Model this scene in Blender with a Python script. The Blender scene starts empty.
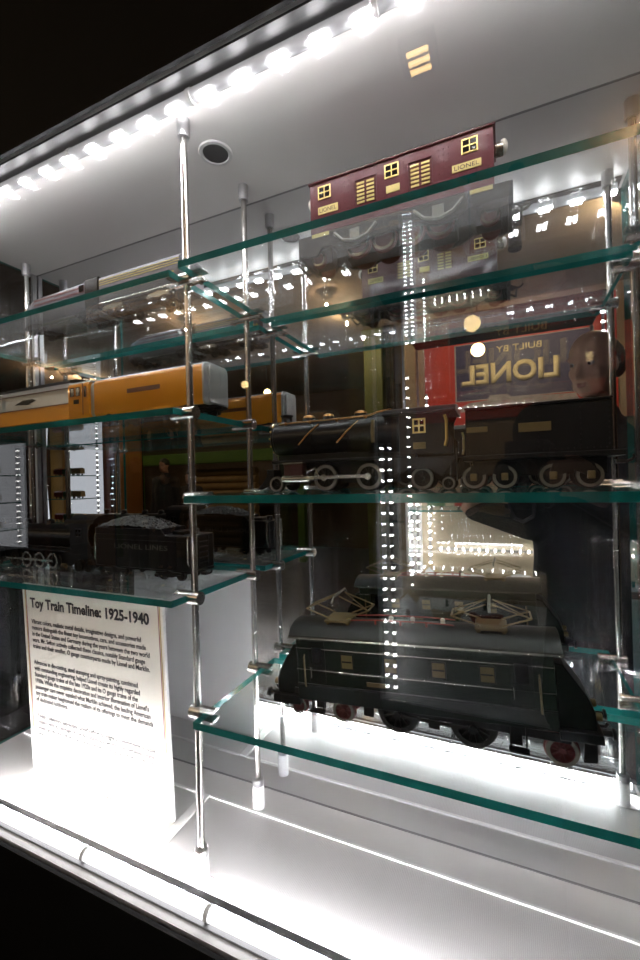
import bpy, bmesh, math, random
from mathutils import Vector, Matrix
random.seed(7)
C = bpy.context.scene.collection
PI = math.pi
sc = bpy.context.scene

# ------------------------------------------------------------------ materials
def mat(name, col, rough=.5, metal=0., spec=.5, noise=0., nscale=60., coat=0., emit=None, es=0., bump=0., trans=0.):
    m = bpy.data.materials.new(name); m.use_nodes = True
    nt = m.node_tree; b = nt.nodes['Principled BSDF']
    b.inputs['Base Color'].default_value = (*col, 1)
    b.inputs['Roughness'].default_value = rough
    b.inputs['Metallic'].default_value = metal
    b.inputs['Specular IOR Level'].default_value = spec
    b.inputs['Coat Weight'].default_value = coat
    b.inputs['Coat Roughness'].default_value = .08
    if emit:
        b.inputs['Emission Color'].default_value = (*emit, 1); b.inputs['Emission Strength'].default_value = es
    if noise or bump:
        tc = nt.nodes.new('ShaderNodeTexCoord'); n = nt.nodes.new('ShaderNodeTexNoise')
        n.inputs['Scale'].default_value = nscale; n.inputs['Detail'].default_value = 4
        nt.links.new(tc.outputs['Object'], n.inputs['Vector'])
        if noise:
            mx = nt.nodes.new('ShaderNodeMix'); mx.data_type = 'RGBA'
            mx.inputs[6].default_value = (*[c*(1-noise) for c in col], 1)
            mx.inputs[7].default_value = (*[min(1, c*(1+noise)) for c in col], 1)
            nt.links.new(n.outputs['Fac'], mx.inputs[0]); nt.links.new(mx.outputs[2], b.inputs['Base Color'])
        if bump:
            bp = nt.nodes.new('ShaderNodeBump'); bp.inputs['Strength'].default_value = bump; bp.inputs['Distance'].default_value = .002
            nt.links.new(n.outputs['Fac'], bp.inputs['Height']); nt.links.new(bp.outputs[0], b.inputs['Normal'])
    return m

def emission(name, col, s):
    m = bpy.data.materials.new(name); m.use_nodes = True; nt = m.node_tree
    nt.nodes.remove(nt.nodes['Principled BSDF'])
    e = nt.nodes.new('ShaderNodeEmission'); e.inputs[0].default_value = (*col, 1); e.inputs[1].default_value = s
    nt.links.new(e.outputs[0], nt.nodes['Material Output'].inputs[0])
    return m

def sheet_glass(name, tint=(.97, .99, .985), gain=1.0, dust=0.):
    """Thin architectural glass: straight transmission plus Fresnel reflection on every face of the slab."""
    m = bpy.data.materials.new(name); m.use_nodes = True; nt = m.node_tree; N = nt.nodes.new; L = nt.links.new
    nt.nodes.remove(nt.nodes['Principled BSDF'])
    g = N('ShaderNodeNewGeometry')
    ior = N('ShaderNodeMix'); ior.inputs[2].default_value = 1.5; ior.inputs[3].default_value = 1/1.5
    L(g.outputs['Backfacing'], ior.inputs[0])
    f = N('ShaderNodeFresnel'); L(ior.outputs[0], f.inputs['IOR'])
    k = N('ShaderNodeMath'); k.operation = 'MULTIPLY'; k.inputs[1].default_value = gain; k.use_clamp = True; L(f.outputs[0], k.inputs[0])
    t = N('ShaderNodeBsdfTransparent'); t.inputs[0].default_value = (*tint, 1)
    gl = N('ShaderNodeBsdfGlossy'); gl.inputs['Roughness'].default_value = 0.0; gl.inputs[0].default_value = (1, 1, 1, 1)
    mx = N('ShaderNodeMixShader'); L(k.outputs[0], mx.inputs[0]); L(t.outputs[0], mx.inputs[1]); L(gl.outputs[0], mx.inputs[2])
    last = mx
    if dust:   # a film of dust and wipe marks that catches the light
        tc = N('ShaderNodeTexCoord'); n = N('ShaderNodeTexNoise'); n.inputs['Scale'].default_value = 9; n.inputs['Detail'].default_value = 6; L(tc.outputs['Object'], n.inputs['Vector'])
        rm = N('ShaderNodeMapRange'); rm.inputs[1].default_value = .3; rm.inputs[2].default_value = .7; rm.inputs[3].default_value = dust*.7; rm.inputs[4].default_value = dust*1.3; L(n.outputs['Fac'], rm.inputs[0])
        d = N('ShaderNodeBsdfDiffuse'); d.inputs[0].default_value = (.8, .8, .82, 1); tr = N('ShaderNodeBsdfTranslucent'); tr.inputs[0].default_value = (.8, .8, .82, 1)
        dm = N('ShaderNodeMixShader'); dm.inputs[0].default_value = .97; L(d.outputs[0], dm.inputs[1]); L(tr.outputs[0], dm.inputs[2])
        m2 = N('ShaderNodeMixShader'); L(rm.outputs[0], m2.inputs[0]); L(mx.outputs[0], m2.inputs[1]); L(dm.outputs[0], m2.inputs[2]); last = m2
    L(last.outputs[0], nt.nodes['Material Output'].inputs[0])
    return m

def edge_glass(name):
    m = bpy.data.materials.new(name); m.use_nodes = True; nt = m.node_tree; N = nt.nodes.new; L = nt.links.new
    nt.nodes.remove(nt.nodes['Principled BSDF'])
    tc = N('ShaderNodeTexCoord'); n = N('ShaderNodeTexNoise'); n.inputs['Scale'].default_value = 40; L(tc.outputs['Object'], n.inputs['Vector'])
    cr = N('ShaderNodeMix'); cr.data_type = 'RGBA'; cr.inputs[6].default_value = (.008, .095, .086, 1); cr.inputs[7].default_value = (.03, .31, .285, 1)
    L(n.outputs['Fac'], cr.inputs[0])
    d = N('ShaderNodeBsdfDiffuse'); L(cr.outputs[2], d.inputs[0])
    tl = N('ShaderNodeBsdfTranslucent'); tl.inputs[0].default_value = (.01, .20, .18, 1)
    t = N('ShaderNodeBsdfTransparent'); t.inputs[0].default_value = (.01, .12, .105, 1)
    gl = N('ShaderNodeBsdfGlossy'); gl.inputs['Roughness'].default_value = .12
    a = N('ShaderNodeMixShader'); a.inputs[0].default_value = .5; L(d.outputs[0], a.inputs[1]); L(tl.outputs[0], a.inputs[2])
    b = N('ShaderNodeMixShader'); b.inputs[0].default_value = .3; L(a.outputs[0], b.inputs[1]); L(t.outputs[0], b.inputs[2])
    c = N('ShaderNodeMixShader'); c.inputs[0].default_value = .05; L(b.outputs[0], c.inputs[1]); L(gl.outputs[0], c.inputs[2])
    L(c.outputs[0], nt.nodes['Material Output'].inputs[0])
    return m

def reeded(name, col):
    """White diffuser sheet with fine ribs."""
    m = mat(name, col, .35)
    nt = m.node_tree; b = nt.nodes['Principled BSDF']; N = nt.nodes.new; L = nt.links.new
    tc = N('ShaderNodeTexCoord'); w = N('ShaderNodeTexWave'); w.bands_direction = 'X'; w.inputs['Scale'].default_value = 130; w.inputs['Distortion'].default_value = 0
    L(tc.outputs['Object'], w.inputs['Vector'])
    bp = N('ShaderNodeBump'); bp.inputs['Strength'].default_value = .25; bp.inputs['Distance'].default_value = .001; L(w.outputs['Fac'], bp.inputs['Height']); L(bp.outputs[0], b.inputs['Normal'])
    mx = N('ShaderNodeMix'); mx.data_type = 'RGBA'; mx.inputs[6].default_value = (*[c*.88 for c in col], 1); mx.inputs[7].default_value = (*col, 1)
    L(w.outputs['Fac'], mx.inputs[0]); L(mx.outputs[2], b.inputs['Base Color'])
    return m

M = dict(
    case_white=mat('case_white', (.62, .60, .585), .42, noise=.04, nscale=9),
    floor_white=mat('floor_white', (.60, .59, .58), .30, noise=.03, nscale=9),
    ledge=mat('ledge_white', (.80, .80, .79), .4),
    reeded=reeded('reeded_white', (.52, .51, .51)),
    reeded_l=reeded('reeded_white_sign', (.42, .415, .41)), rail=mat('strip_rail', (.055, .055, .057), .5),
    mirror=mat('mirror', (.74, .75, .765), .0, 1.),
    black=mat('case_black', (.004, .004, .004), .6, spec=.15, noise=.2),
    glass=sheet_glass('shelf_glass', (.955, .985, .975), dust=.012), glass_top=sheet_glass('shelf_glass_dusty', (.955, .985, .975), dust=.07), glass_l1=sheet_glass('shelf_glass_film', (.955, .985, .975), dust=.045),
    front_glass=sheet_glass('front_glass', (.985, .99, .99)),
    edge=edge_glass('glass_edge'),
    chrome=mat('brushed_steel', (.62, .60, .57), .22, 1., noise=.06, nscale=200),
    steel=mat('satin_steel', (.50, .50, .51), .35, 1.),
    acrylic=mat('white_acrylic', (.85, .85, .85), .2),
    led=emission('led_chip', (1., .97, .99), 165.), led_low=emission('led_chip_low', (1., .97, .99), 265.),
    cover=mat('strip_cover', (.20, .20, .205), .4, .3),
    tube_low=mat('led_tube_low', (.7, .7, .7), .2, emit=(1, .98, 1.), es=4.5),
    tube=mat('led_tube', (.55, .56, .58), .2, emit=(1, .98, 1.), es=.22),
    mesh_dark=mat('speaker_mesh', (.035, .035, .04), .6, bump=.6, nscale=900),
    lt_grey=mat('speaker_ring', (.50, .49, .49), .4),
    # trains
    cyl_red=mat('dark_red_enamel', (.045, .012, .010), .35, noise=.2),
    maroon=mat('maroon_enamel', (.080, .008, .015), .28, coat=.2, noise=.12, nscale=40),
    gold=mat('brass', (.72, .55, .20), .32, .85, noise=.1), old_brass=mat('old_brass', (.15, .11, .042), .45, .3, noise=.2),
    brass_paint=mat('brass_plate', (.52, .42, .15), .4, .35, noise=.12),
    copper=mat('copper', (.50, .26, .10), .35, .9, noise=.1),
    blk=mat('black_enamel', (.006, .006, .0065), .30, spec=.35, noise=.2),
    blk_matte=mat('black_paint', (.005, .005, .005), .5, spec=.25, noise=.2),
    dark_iron=mat('dark_iron', (.014, .014, .0135), .42, .2, spec=.3, noise=.2),
    grey_metal=mat('grey_cast', (.17, .165, .14), .45, .5, noise=.15),
    nickel=mat('nickel', (.58, .56, .50), .25, 1., noise=.05),
    cream=mat('cream_lens', (.80, .76, .68), .3),
    red_wheel=mat('red_wheel', (.10, .012, .012), .45, noise=.2),
    green=mat('green_enamel', (.004, .012, .007), .30, spec=.25, noise=.25, nscale=40),
    green_dk=mat('green_black', (.003, .006, .0045), .35, spec=.25, noise=.25),
    roof_grey=mat('roof_grey', (.017, .0165, .014), .5, noise=.2),
    redwire=mat('red_line', (.30, .04, .03), .4),
    blind=mat('window_blind', (.15, .115, .035), .5, noise=.15),
    pane=mat('dark_pane', (.004, .004, .005), .12),
    orange=mat('orange_enamel', (.66, .25, .012), .33, coat=.35, noise=.06, nscale=30),
    silver=mat('silver_paint', (.46, .47, .46), .32, .55, noise=.06),
    roof_silver=mat('roof_silver', (.20, .20, .21), .45, .3, noise=.06),
    silver2=mat("streamliner_silver", (.13, .13, .145), .38, .35, noise=.06),
    brown=mat('brown_band', (.13, .045, .02), .4),
    burg=mat('burgundy_paint', (.09, .02, .025), .35),
    coal=mat('coal', (.085, .085, .09), .6, noise=.5, nscale=160, bump=.6),
    letter=mat('yellow_letter', (.46, .37, .06), .5),
    grey_letter=mat('grey_letter', (.055, .052, .046), .5),
    # sign
    paper=mat('sign_paper', (.80, .775, .70), .55),
    foam=mat('sign_foam', (.78, .78, .77), .5),
    ink=mat('ink', (.012, .012, .022), .6),
    maroon_ink=mat('maroon_line', (.22, .02, .05), .6),
    gold_ink=mat('gold_line', (.45, .30, .08), .6),
    # room
    room_floor=mat('room_floor', (.030, .022, .016), .5, noise=.2, nscale=4),
    room_ceiling=mat('room_ceiling', (.36, .27, .18), .8, noise=.1, nscale=3),
    room_wall=mat('room_wall', (.075, .048, .025), .7, noise=.2, nscale=3),
    taupe=mat('partition_taupe', (.34, .265, .18), .7, noise=.1, nscale=3),
    pillar_green=mat('pillar_green', (.085, .10, .015), .6, noise=.15, nscale=5),
    beam_green=mat('beam_green', (.06, .13, .012), .6, noise=.15, nscale=5),
    amber=mat('amber_panel', (.30, .16, .035), .6, noise=.15, nscale=5),
    rust=mat('orange_banner', (.34, .13, .015), .6, noise=.15, nscale=5),
    redbrown=mat('redbrown_panel', (.10, .03, .018), .6, noise=.15, nscale=5),
    log=mat('log_wood', (.20, .12, .035), .7, noise=.3, nscale=9),
    poster_red=mat('poster_red', (.46, .035, .022), .45, noise=.08, nscale=6),
    poster_blue=mat('poster_blue', (.030, .026, .085), .45, noise=.08, nscale=6),
    poster_cream=mat('poster_cream', (.88, .74, .42), .5),
    poster_grey=mat('poster_grey', (.30, .26, .25), .5, noise=.5, nscale=18),
    beige=mat('case_beige', (.45, .37, .25), .6, noise=.08, nscale=6),
    panel_white=mat('panel_white', (.78, .79, .82), .5), lightbox=emission('lightbox', (.92, .94, 1.), .75), led_soft=emission('led_soft', (1., .97, .95), 9.),
    globe=emission('warm_globe', (1., .70, .30), 12.),
    warm_slat=emission('warm_slat', (1., .66, .25), 16.),
    led_far=emission('led_far', (1., .97, .95), 70.),
    tube_far=mat('tube_far', (.4, .4, .42), .2),
    strip_white=emission('white_column', (.92, .95, 1.), 1.1),
    skin=mat('skin', (.42, .235, .155), .5, noise=.06, nscale=30),
    hair=mat('hair', (.020, .015, .012), .6, noise=.3, nscale=150),
    coat=mat('coat_black', (.010, .010, .012), .85, noise=.3, nscale=80),
    coat2=mat('coat_dark', (.016, .014, .014), .85, noise=.3, nscale=80),
    trouser=mat('trousers', (.018, .020, .026), .85),
    shoe=mat('shoe', (.01, .008, .007), .45),
    eye=mat('eye_white', (.38, .36, .33), .25),
    iris=mat('iris', (.03, .018, .01), .2),
    lip=mat('lip', (.30, .10, .085), .5),
    cam=mat('camera_body', (.012, .012, .013), .45),
    lens=mat('lens_glass', (.01, .01, .014), .04, coat=1.),
    toy_red=mat('toy_red', (.35, .03, .02), .4), toy_tan=mat('toy_tan', (.50, .36, .16), .5), toy_green=mat('toy_green', (.05, .16, .06), .5),
)

# ------------------------------------------------------------------ mesh builder
class MB:
    def __init__(s): s.bm = bmesh.new()
    def box(s, x0, x1, y0, y1, z0, z1):
        v = [s.bm.verts.new((x, y, z)) for z in (z0, z1) for y in (y0, y1) for x in (x0, x1)]
        for f in ((0, 2, 3, 1), (4, 5, 7, 6), (0, 1, 5, 4), (2, 6, 7, 3), (0, 4, 6, 2), (1, 3, 7, 5)):
            s.bm.faces.new([v[i] for i in f])
        return s
    def prism(s, poly, axis, a0, a1):
        def p(q, a):
            return {'x': (a, q[0], q[1]), 'y': (q[0], a, q[1]), 'z': (q[0], q[1], a)}[axis]
        A = [s.bm.verts.new(p(q, a0)) for q in poly]; B = [s.bm.verts.new(p(q, a1)) for q in poly]
        n = len(poly); s.bm.faces.new(A); s.bm.faces.new(B[::-1])
        for i in range(n): s.bm.faces.new((A[i], B[i], B[(i+1) % n], A[(i+1) % n]))
        return s
    def rings(s, rings, caps=True):
        R = [[s.bm.verts.new(v) for v in r] for r in rings]; n = len(R[0])
        for a, b in zip(R, R[1:]):
            for i in range(n): s.bm.faces.new((a[i], a[(i+1) % n], b[(i+1) % n], b[i]))
        if caps:
            if n > 2: s.bm.faces.new(R[0][::-1]); s.bm.faces.new(R[-1])
        return s
    def lathe(s, prof, o=(0, 0, 0), axis='z', n=24):
        rs = []
        for r, h in prof:
            r = max(r, 1e-5); ring = []
            for k in range(n):
                a = 2*PI*k/n; c, d = r*math.cos(a), r*math.sin(a)
                q = {'z': (c, d, h), 'x': (h, c, d), 'y': (d, h, c)}[axis]
                ring.append((o[0]+q[0], o[1]+q[1], o[2]+q[2]))
            rs.append(ring)
        return s.rings(rs, prof[0] != prof[-1])
    def cyl(s, o, axis, h0, h1, r, n=24): return s.lathe([(r, h0), (r, h1)], o, axis, n)
    def tube(s, pts, r, n=8, closed=False):
        P = [Vector(p) for p in pts]; rs = []; m = len(P)
        rr = r if isinstance(r, (list, tuple)) else [r]*m
        for i, p in enumerate(P):
            if closed: t = (P[(i+1) % m]-P[i-1])
            else: t = (P[min(i+1, m-1)]-P[max(i-1, 0)])
            t.normalize(); up = Vector((0, 0, 1)) if abs(t.z) < .9 else Vector((0, 1, 0))
            a = t.cross(up).normalized(); b = t.cross(a).normalized()
            rs.append([p+(a*math.cos(2*PI*k/n)+b*math.sin(2*PI*k/n))*rr[i] for k in range(n)])
        if closed: rs.append(rs[0])
        return s.rings(rs, not closed)
    def sph(s, c, r, u=16, v=10):
        r = r if isinstance(r, (tuple, list)) else (r, r, r)
        bmesh.ops.create_uvsphere(s.bm, u_segments=u, v_segments=v, radius=1, matrix=Matrix.Translation(c) @ Matrix.Diagonal((*r, 1)))
        return s
    def capsule(s, a, b, ra, rb=None, n=14):
        rb = ra if rb is None else rb
        a, b = Vector(a), Vector(b); d = b-a
        s.sph(a, ra, n, 8); s.sph(b, rb, n, 8)
        if d.length > 1e-5: s.tube([a, b], [ra, rb], n)
        return s
    def build(s, name, m, parent=None, bev=0., ang=35, mx=None, smooth=True):
        bmesh.ops.recalc_face_normals(s.bm, faces=s.bm.faces)
        me = bpy.data.meshes.new(name)
        if mx is not None: s.bm.transform(mx)
        s.bm.to_mesh(me); s.bm.free()
        if smooth:
            for p in me.polygons: p.use_smooth = True
            me.set_sharp_from_angle(angle=math.radians(ang))
        for q in (m if isinstance(m, (list, tuple)) else [m]): me.materials.append(q)
        o = bpy.data.objects.new(name, me); C.objects.link(o)
        if parent: o.parent = parent
        if bev:
            b = o.modifiers.new('bevel', 'BEVEL'); b.width = bev; b.segments = 2; b.limit_method = 'ANGLE'; b.angle_limit = math.radians(40)
        return o

def thing(name, label, cat, loc=(0, 0, 0), rot=(0, 0, 0), group=None):
    o = bpy.data.objects.new(name, None); C.objects.link(o); o.empty_display_size = .05
    o.location = loc; o.rotation_euler = rot; tag(o, label, cat, group); return o
def tag(o, label, cat, group=None):
    o['label'] = label; o['category'] = cat
    if group: o['group'] = group
    return o
def struct(o): o['kind'] = 'structure'; return o
def copy_tree(o, parent=None):
    c = o.copy(); C.objects.link(c); c.parent = parent
    for ch in list(o.children): copy_tree(ch, c)
    return c

def text_obj(name, body, m, parent, o, w=None, h=None, face='-y', ext=.0004, align='LEFT', bold=0., spacing=1.0, sx=1.0, line=1.0):
    """lettering as a mesh; o = left/bottom corner (reading side), fitted to height h and/or width w"""
    cu = bpy.data.curves.new('t', 'FONT'); cu.body = body; cu.size = 1; cu.align_x = align; cu.offset = bold; cu.space_character = spacing; cu.space_line = line
    cu.resolution_u = 3
    t = bpy.data.objects.new('t', cu); C.objects.link(t)
    bpy.context.view_layer.update()
    me = bpy.data.meshes.new_from_object(t.evaluated_get(bpy.context.evaluated_depsgraph_get()))
    bpy.data.objects.remove(t); bpy.data.curves.remove(cu)
    xs = [v.co.x for v in me.vertices]; ys = [v.co.y for v in me.vertices]
    x0, x1, y0, y1 = min(xs), max(xs), min(ys), max(ys)
    fy = h/(y1-y0) if h else None; fx = w/(x1-x0) if w else None
    fx = fx or fy*sx; fy = fy or fx/sx
    bm = bmesh.new(); bm.from_mesh(me); bpy.data.meshes.remove(me)
    g = bmesh.ops.extrude_face_region(bm, geom=bm.faces[:])
    for v in [e for e in g['geom'] if isinstance(e, bmesh.types.BMVert)]: v.co.z += 1
    for v in bm.verts:
        x, y, z = (v.co.x-x0)*fx, (v.co.y-y0)*fy, v.co.z*ext
        v.co = (o[0]+x, o[1]-z, o[2]+y) if face == '-y' else (o[0]-x, o[1]+z, o[2]+y)
    b = MB(); b.bm.free(); b.bm = bm
    return b.build(name, m, parent, smooth=False)

# ------------------------------------------------------------------ measures (metres; the camera is the origin, +Y into the case)
ZT, ZB = .540, -.593          # case ceiling, case floor
YG, YM = .437, .700           # front glass, mirror back
XE, XW = -1.085, .214         # left and right end walls
XL, XR, XF = -.425, .181, -1.050   # rods
Y1, Y2 = .496, .653
ZF = -1.31                    # room floor
ZC = 1.72                     # room ceiling

# ------------------------------------------------------------------ the case shell
struct(MB().box(XE, XW, YG-.004, YM, ZB-.03, ZB).build('floor', M['floor_white']))
struct(MB().box(XE, XW, YG-.004, YM, ZT, ZT+.03).build('ceiling', M['case_white']))
struct(MB().box(XE-.012, XW+.012, YM, YM+.012, ZB-.03, ZT+.03).build('wall_back', M['mirror'], smooth=False))

def slab(x0, x1, y0, y1, z0, z1, name, big_axis='z', top='glass'):
    o = MB().box(x0, x1, y0, y1, z0, z1).build(name, [M['glass'] if top in ('glass_top', 'glass_l1') else M[top], M['edge'], M[top]], smooth=False)
    i = 'xyz'.index(big_axis)
    for p in o.data.polygons: p.material_index = (2 if p.normal[i] > 0 else 0) if abs(p.normal[i]) > .9 else 1
    return o
struct(slab(XE-.010, XE, YG, YM, ZB, ZT, 'wall_left', 'x', 'front_glass'))
struct(slab(XW, XW+.010, YG, YM, ZB, ZT, 'wall_right', 'x', 'front_glass'))
o = slab(XE-.010, XW+.010, YG-.010, YG-.004, ZB-.006, ZT+.006, 'window_1', 'y', 'front_glass'); struct(o)
for p in o.data.polygons: p.material_index = 0
struct(MB().box(XE-.8, XW+1.2, YG-.016, YG-.0105, ZT-.002, ZC).build('trim_1', M['black']))
struct(MB().box(XE-.8, XW+1.2, YG-.016, YG-.0105, ZF, ZB+.001).build('trim_2', M['black']))
struct(MB().box(XE-.004, XE+.004, YM-.012, YM-.002, ZB, ZT).build('trim_3', M['steel']))
struct(MB().box(XE+.001, XW-.001, YM-.0016, YM, ZT-.0012, ZT).build('trim_9', M['cover']))
struct(MB().box(XE+.001, XW-.001, YM-.0016, YM, ZB, ZB+.0012).build('trim_10', M['cover']))
# floor inserts: bright front ledge, bezels, ribbed diffuser sheets
struct(MB().box(XE+.002, XW-.002, .470, .507, ZB, ZB+.0015).build('trim_4', M['ledge']))
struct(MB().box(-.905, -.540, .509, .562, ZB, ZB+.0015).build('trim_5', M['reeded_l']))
struct(MB().box(-.522, XW-.004, .509, .636, ZB, ZB+.0015).build('trim_6', M['reeded']))
struct(MB().box(-.540, -.524, .507, .640, ZB, ZB+.004).box(-.921, -.905, .507, .640, ZB, ZB+.004).build('trim_7', M['ledge'], bev=.001))
struct(MB().box(-.523, XW-.004, .637, .641, ZB, ZB+.0035).box(XE+.01, -.541, .637, .641, ZB, ZB+.0035).build('trim_8', M['ledge']))

# ------------------------------------------------------------------ LED strips of the case
def led_strip(label, z, y, down):
    t = thing('led_light_strip', label, 'light strip', (0, y, z), group='light strips along the front of the case')
    MB().cyl((0, 0, 0), 'x', XE+.012, XW-.012, .0085, 14).build('light_tube', M['tube' if down else 'tube_low'], t)
    if down: MB().box(XE+.006, XW-.006, -.0275, .014, .0088, .0122).build('mounting_rail', M['rail'], t)
    else: MB().box(XE+.006, XW-.006, .0035, .0125, .0100, .0115).box(XE+.006, XW-.006, -.0105, .0105, -.0122, -.0088).build('strip_cover', M['cover'], t)
    x = -1.061; first = None
    while x < XW-.02:
        if first is None:
            b = MB()
            if down: b.box(-.009, -.0015, -.006, .006, -.0102, -.0078).box(.0015, .009, -.006, .006, -.0102, -.0078)
            else: b.box(-.0095, .0095, .0075, .0098, -.0045, .0045)
            first = b.build('led', M['led' if down else 'led_low'], t); o = first
        else:
            o = first.copy(); C.objects.link(o); o.parent = t
        o.location = (x, 0, 0)
        x += .0545 if down else .0365
    cl = None
    for x in (-.98, -.62, -.38, -.12, .1):
        if cl is None: cl = MB().lathe([(.0086, -.004), (.0098, -.003), (.0098, .003), (.0086, .004)], (0, 0, 0), 'x', 14).build('tube_clip', M['acrylic'], t); o = cl
        else: o = cl.copy(); C.objects.link(o); o.parent = t
        o.location = (x, 0, 0)
    return t
led_strip('bright white LED tube running along the front edge of the case ceiling', ZT-.0125, .4605, True)
led_strip('white LED tube along the front edge of the case floor, below the text panel', ZB+.0125, .4545, False)

# ------------------------------------------------------------------ rods with caps, standoffs and clamps
def rod(x, y, label, grip):
    """grip = list of (z, side) where side -1/+1 tells on which side the shelf lies"""
    t = thing('steel_rod', label, 'rod', (x, y, ZB), group='rods that carry the glass shelves')
    H = ZT-ZB
    MB().cyl((0, 0, 0), 'z', .046, H-.026, .0052, 16).build('shaft', M['chrome'], t)
    MB().lathe([(.0095, H), (.0095, H-.022), (.0085, H-.027), (.005, H-.027)], n=24).build('ceiling_cap', M['steel'], t)
    MB().lathe([(.0105, 0), (.0105, .040), (.0095, .041)], n=24).build('standoff', M['acrylic'], t)
    MB().lathe([(.0098, .041), (.0102, .043), (.0102, .052), (.0085, .054), (.005, .054)], n=24).build('collar', M['steel'], t)
    for z, s in grip:
        z -= ZB
        b = MB()
        b.cyl((0, 0, z), 'x', -.0105, .0105, .0098, 20)
        for q in (1, -1):   # two jaws above and below the glass
            pr = [(.0098*math.cos(a), q*max(.0053, .0098*math.sin(a))) for a in [PI*k/10 for k in range(11)]]
            pr = [(c, zz+z) for c, zz in pr]
            b.prism(pr, 'x', s*.0095, s*.033)
        b.sph((s*.026, 0, z-.0105), .003, 10, 6)
        b.build('clamp', M['chrome'], t)
    return t
ZL = (.302, .105, -.170); ZR = (.303, -.022, -.338)
both = [(ZL[0], -1), (ZR[0], 1), (ZL[1], -1), (ZL[2], -1), (ZR[1], 1), (ZR[2], 1)]
both2 = both
rod(XL, Y1, 'long steel rod at the front, left of the maroon locomotive, with shelf clamps', both)
rod(XL, Y2, 'steel rod just behind the front middle rod, near the mirror', both2)
lg = [(z, 1) for z in ZL]; rg = [(z, -1) for z in ZR]
rod(XF, Y1, 'steel rod at the front of the far left end of the shelves', lg)
rod(XF, Y2, 'steel rod by the mirror at the far left end of the shelves', lg)
rod(XR, Y1, 'steel rod at the front of the right end of the shelves, seen in the mirror', rg)
rod(XR, Y2, 'steel rod by the mirror at the right end of the shelves, seen in the mirror', rg)

# ------------------------------------------------------------------ glass shelves
def shelf(x0, x1, z, label, top='glass', y0=.457):
    return tag(slab(x0, x1, y0, .690, z-.005, z+.005, 'glass_shelf', 'z', top), label, 'shelf', 'glass shelves in the display case')
XLS, XLE = -1.040, -.4335
XRS, XRE = -.4070, .1695
shelf(XLS, XLE, ZL[0], 'glass shelf under the silver passenger car at the upper left', 'glass_l1', .468)
shelf(XLS, XLE, ZL[1], 'glass shelf under the orange streamliner at the left', 'glass', .469)
shelf(XLS, XLE, ZL[2], 'glass shelf under the black tender, just above the text panel')
shelf(XRS, XRE, ZR[0], 'top right glass shelf under the maroon locomotive', 'glass_top')
shelf(XRS, XRE, ZR[1], 'middle right glass shelf under the black steam locomotive with copper pipes')
shelf(XRS, XRE, ZR[2], 'lowest glass shelf, under the dark green locomotive', 'glass', .464)

# ------------------------------------------------------------------ ceiling speaker
t = thing('ceiling_speaker', 'small round ceiling speaker with grey ring, by the tall front rod', 'speaker', (-.421, .568, ZT))
MB().lathe([(.0205, 0), (.0205, -.0008), (.0215, -.003), (.0262, -.0025), (.0275, 0)], n=40).build('ring', M['lt_grey'], t)
MB().lathe([(.0206, -.0002), (.0203, -.0012), (.0001, -.0016)], n=36).build('grille', M['mesh_dark'], t)
for a in (.4, .4+PI/2, .4+PI, .4+1.5*PI): MB().sph((.0238*math.cos(a), .0238*math.sin(a), -.0030), .0009, 8, 5).build('screw', M['steel'], t)

# ------------------------------------------------------------------ train helpers
def wheel(name, m, parent, x, y, z, r, w=.006, spokes=0, rim=None, side=-1, hub=None):
    """wheel on a Y axle; side -1 faces the front glass"""
    b = MB(); s = side
    if spokes:
        b.lathe([(r*.80, -w/2), (r, -w/2), (r, w/2), (r*.80, w/2), (r*.80, -w/2)], (0, 0, 0), 'y', 32)
        b.cyl((0, 0, 0), 'y', -w/2, w/2, r*.20, 16)
        for k in range(spokes):
            a = 2*PI*k/spokes; c, d = math.cos(a), math.sin(a)
            b.tube([(c*r*.15, 0, d*r*.15), (c*r*.85, 0, d*r*.85)], r*.055, 6)
        b.lathe([(r*.8, s*-w*.2), (r*1.0, s*-w*.2), (r*1.10, s*-w*.5), (r*1.0, s*-w*.8), (r*.8, s*-w*.5)], (0, 0, 0), 'y', 32)
    else:
        b.lathe([(.0001, s*w*.3), (r*.72, s*w*.25), (r*.76, s*w*.55), (r*.97, s*w*.55), (r, s*w*.4), (r, s*-w*.2), (r*1.1, s*-w*.3), (r*1.1, s*-w*.5), (.0001, s*-w*.5)], (0, 0, 0), 'y', 30)
    o = b.build(name, m, parent); o.location = (x, y, z)
    if rim: MB().lathe([(r*.74, s*w*.56), (r*.98, s*w*.56), (r*.98, s*w*.62), (r*.74, s*w*.62), (r*.74, s*w*.56)], (0, 0, 0), 'y', 30).build('tyre', rim, o)
    if hub: MB().lathe([(r*.34, s*w*.3), (r*.34, s*w*1.1), (.0001, s*w*1.25)], (0, 0, 0), 'y', 16).build('journal', hub, o)
    return o

def profile(hw, z0, z1, rise, n=8, over=0.):
    """YZ outline: box with an arched top"""
    p = [(-hw, z0), (hw, z0), (hw, z1)]
    for k in range(1, n): a = PI*k/n; p.append((hw*math.cos(a), z1+rise*math.sin(a)))
    p.append((-hw, z1)); return p

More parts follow.
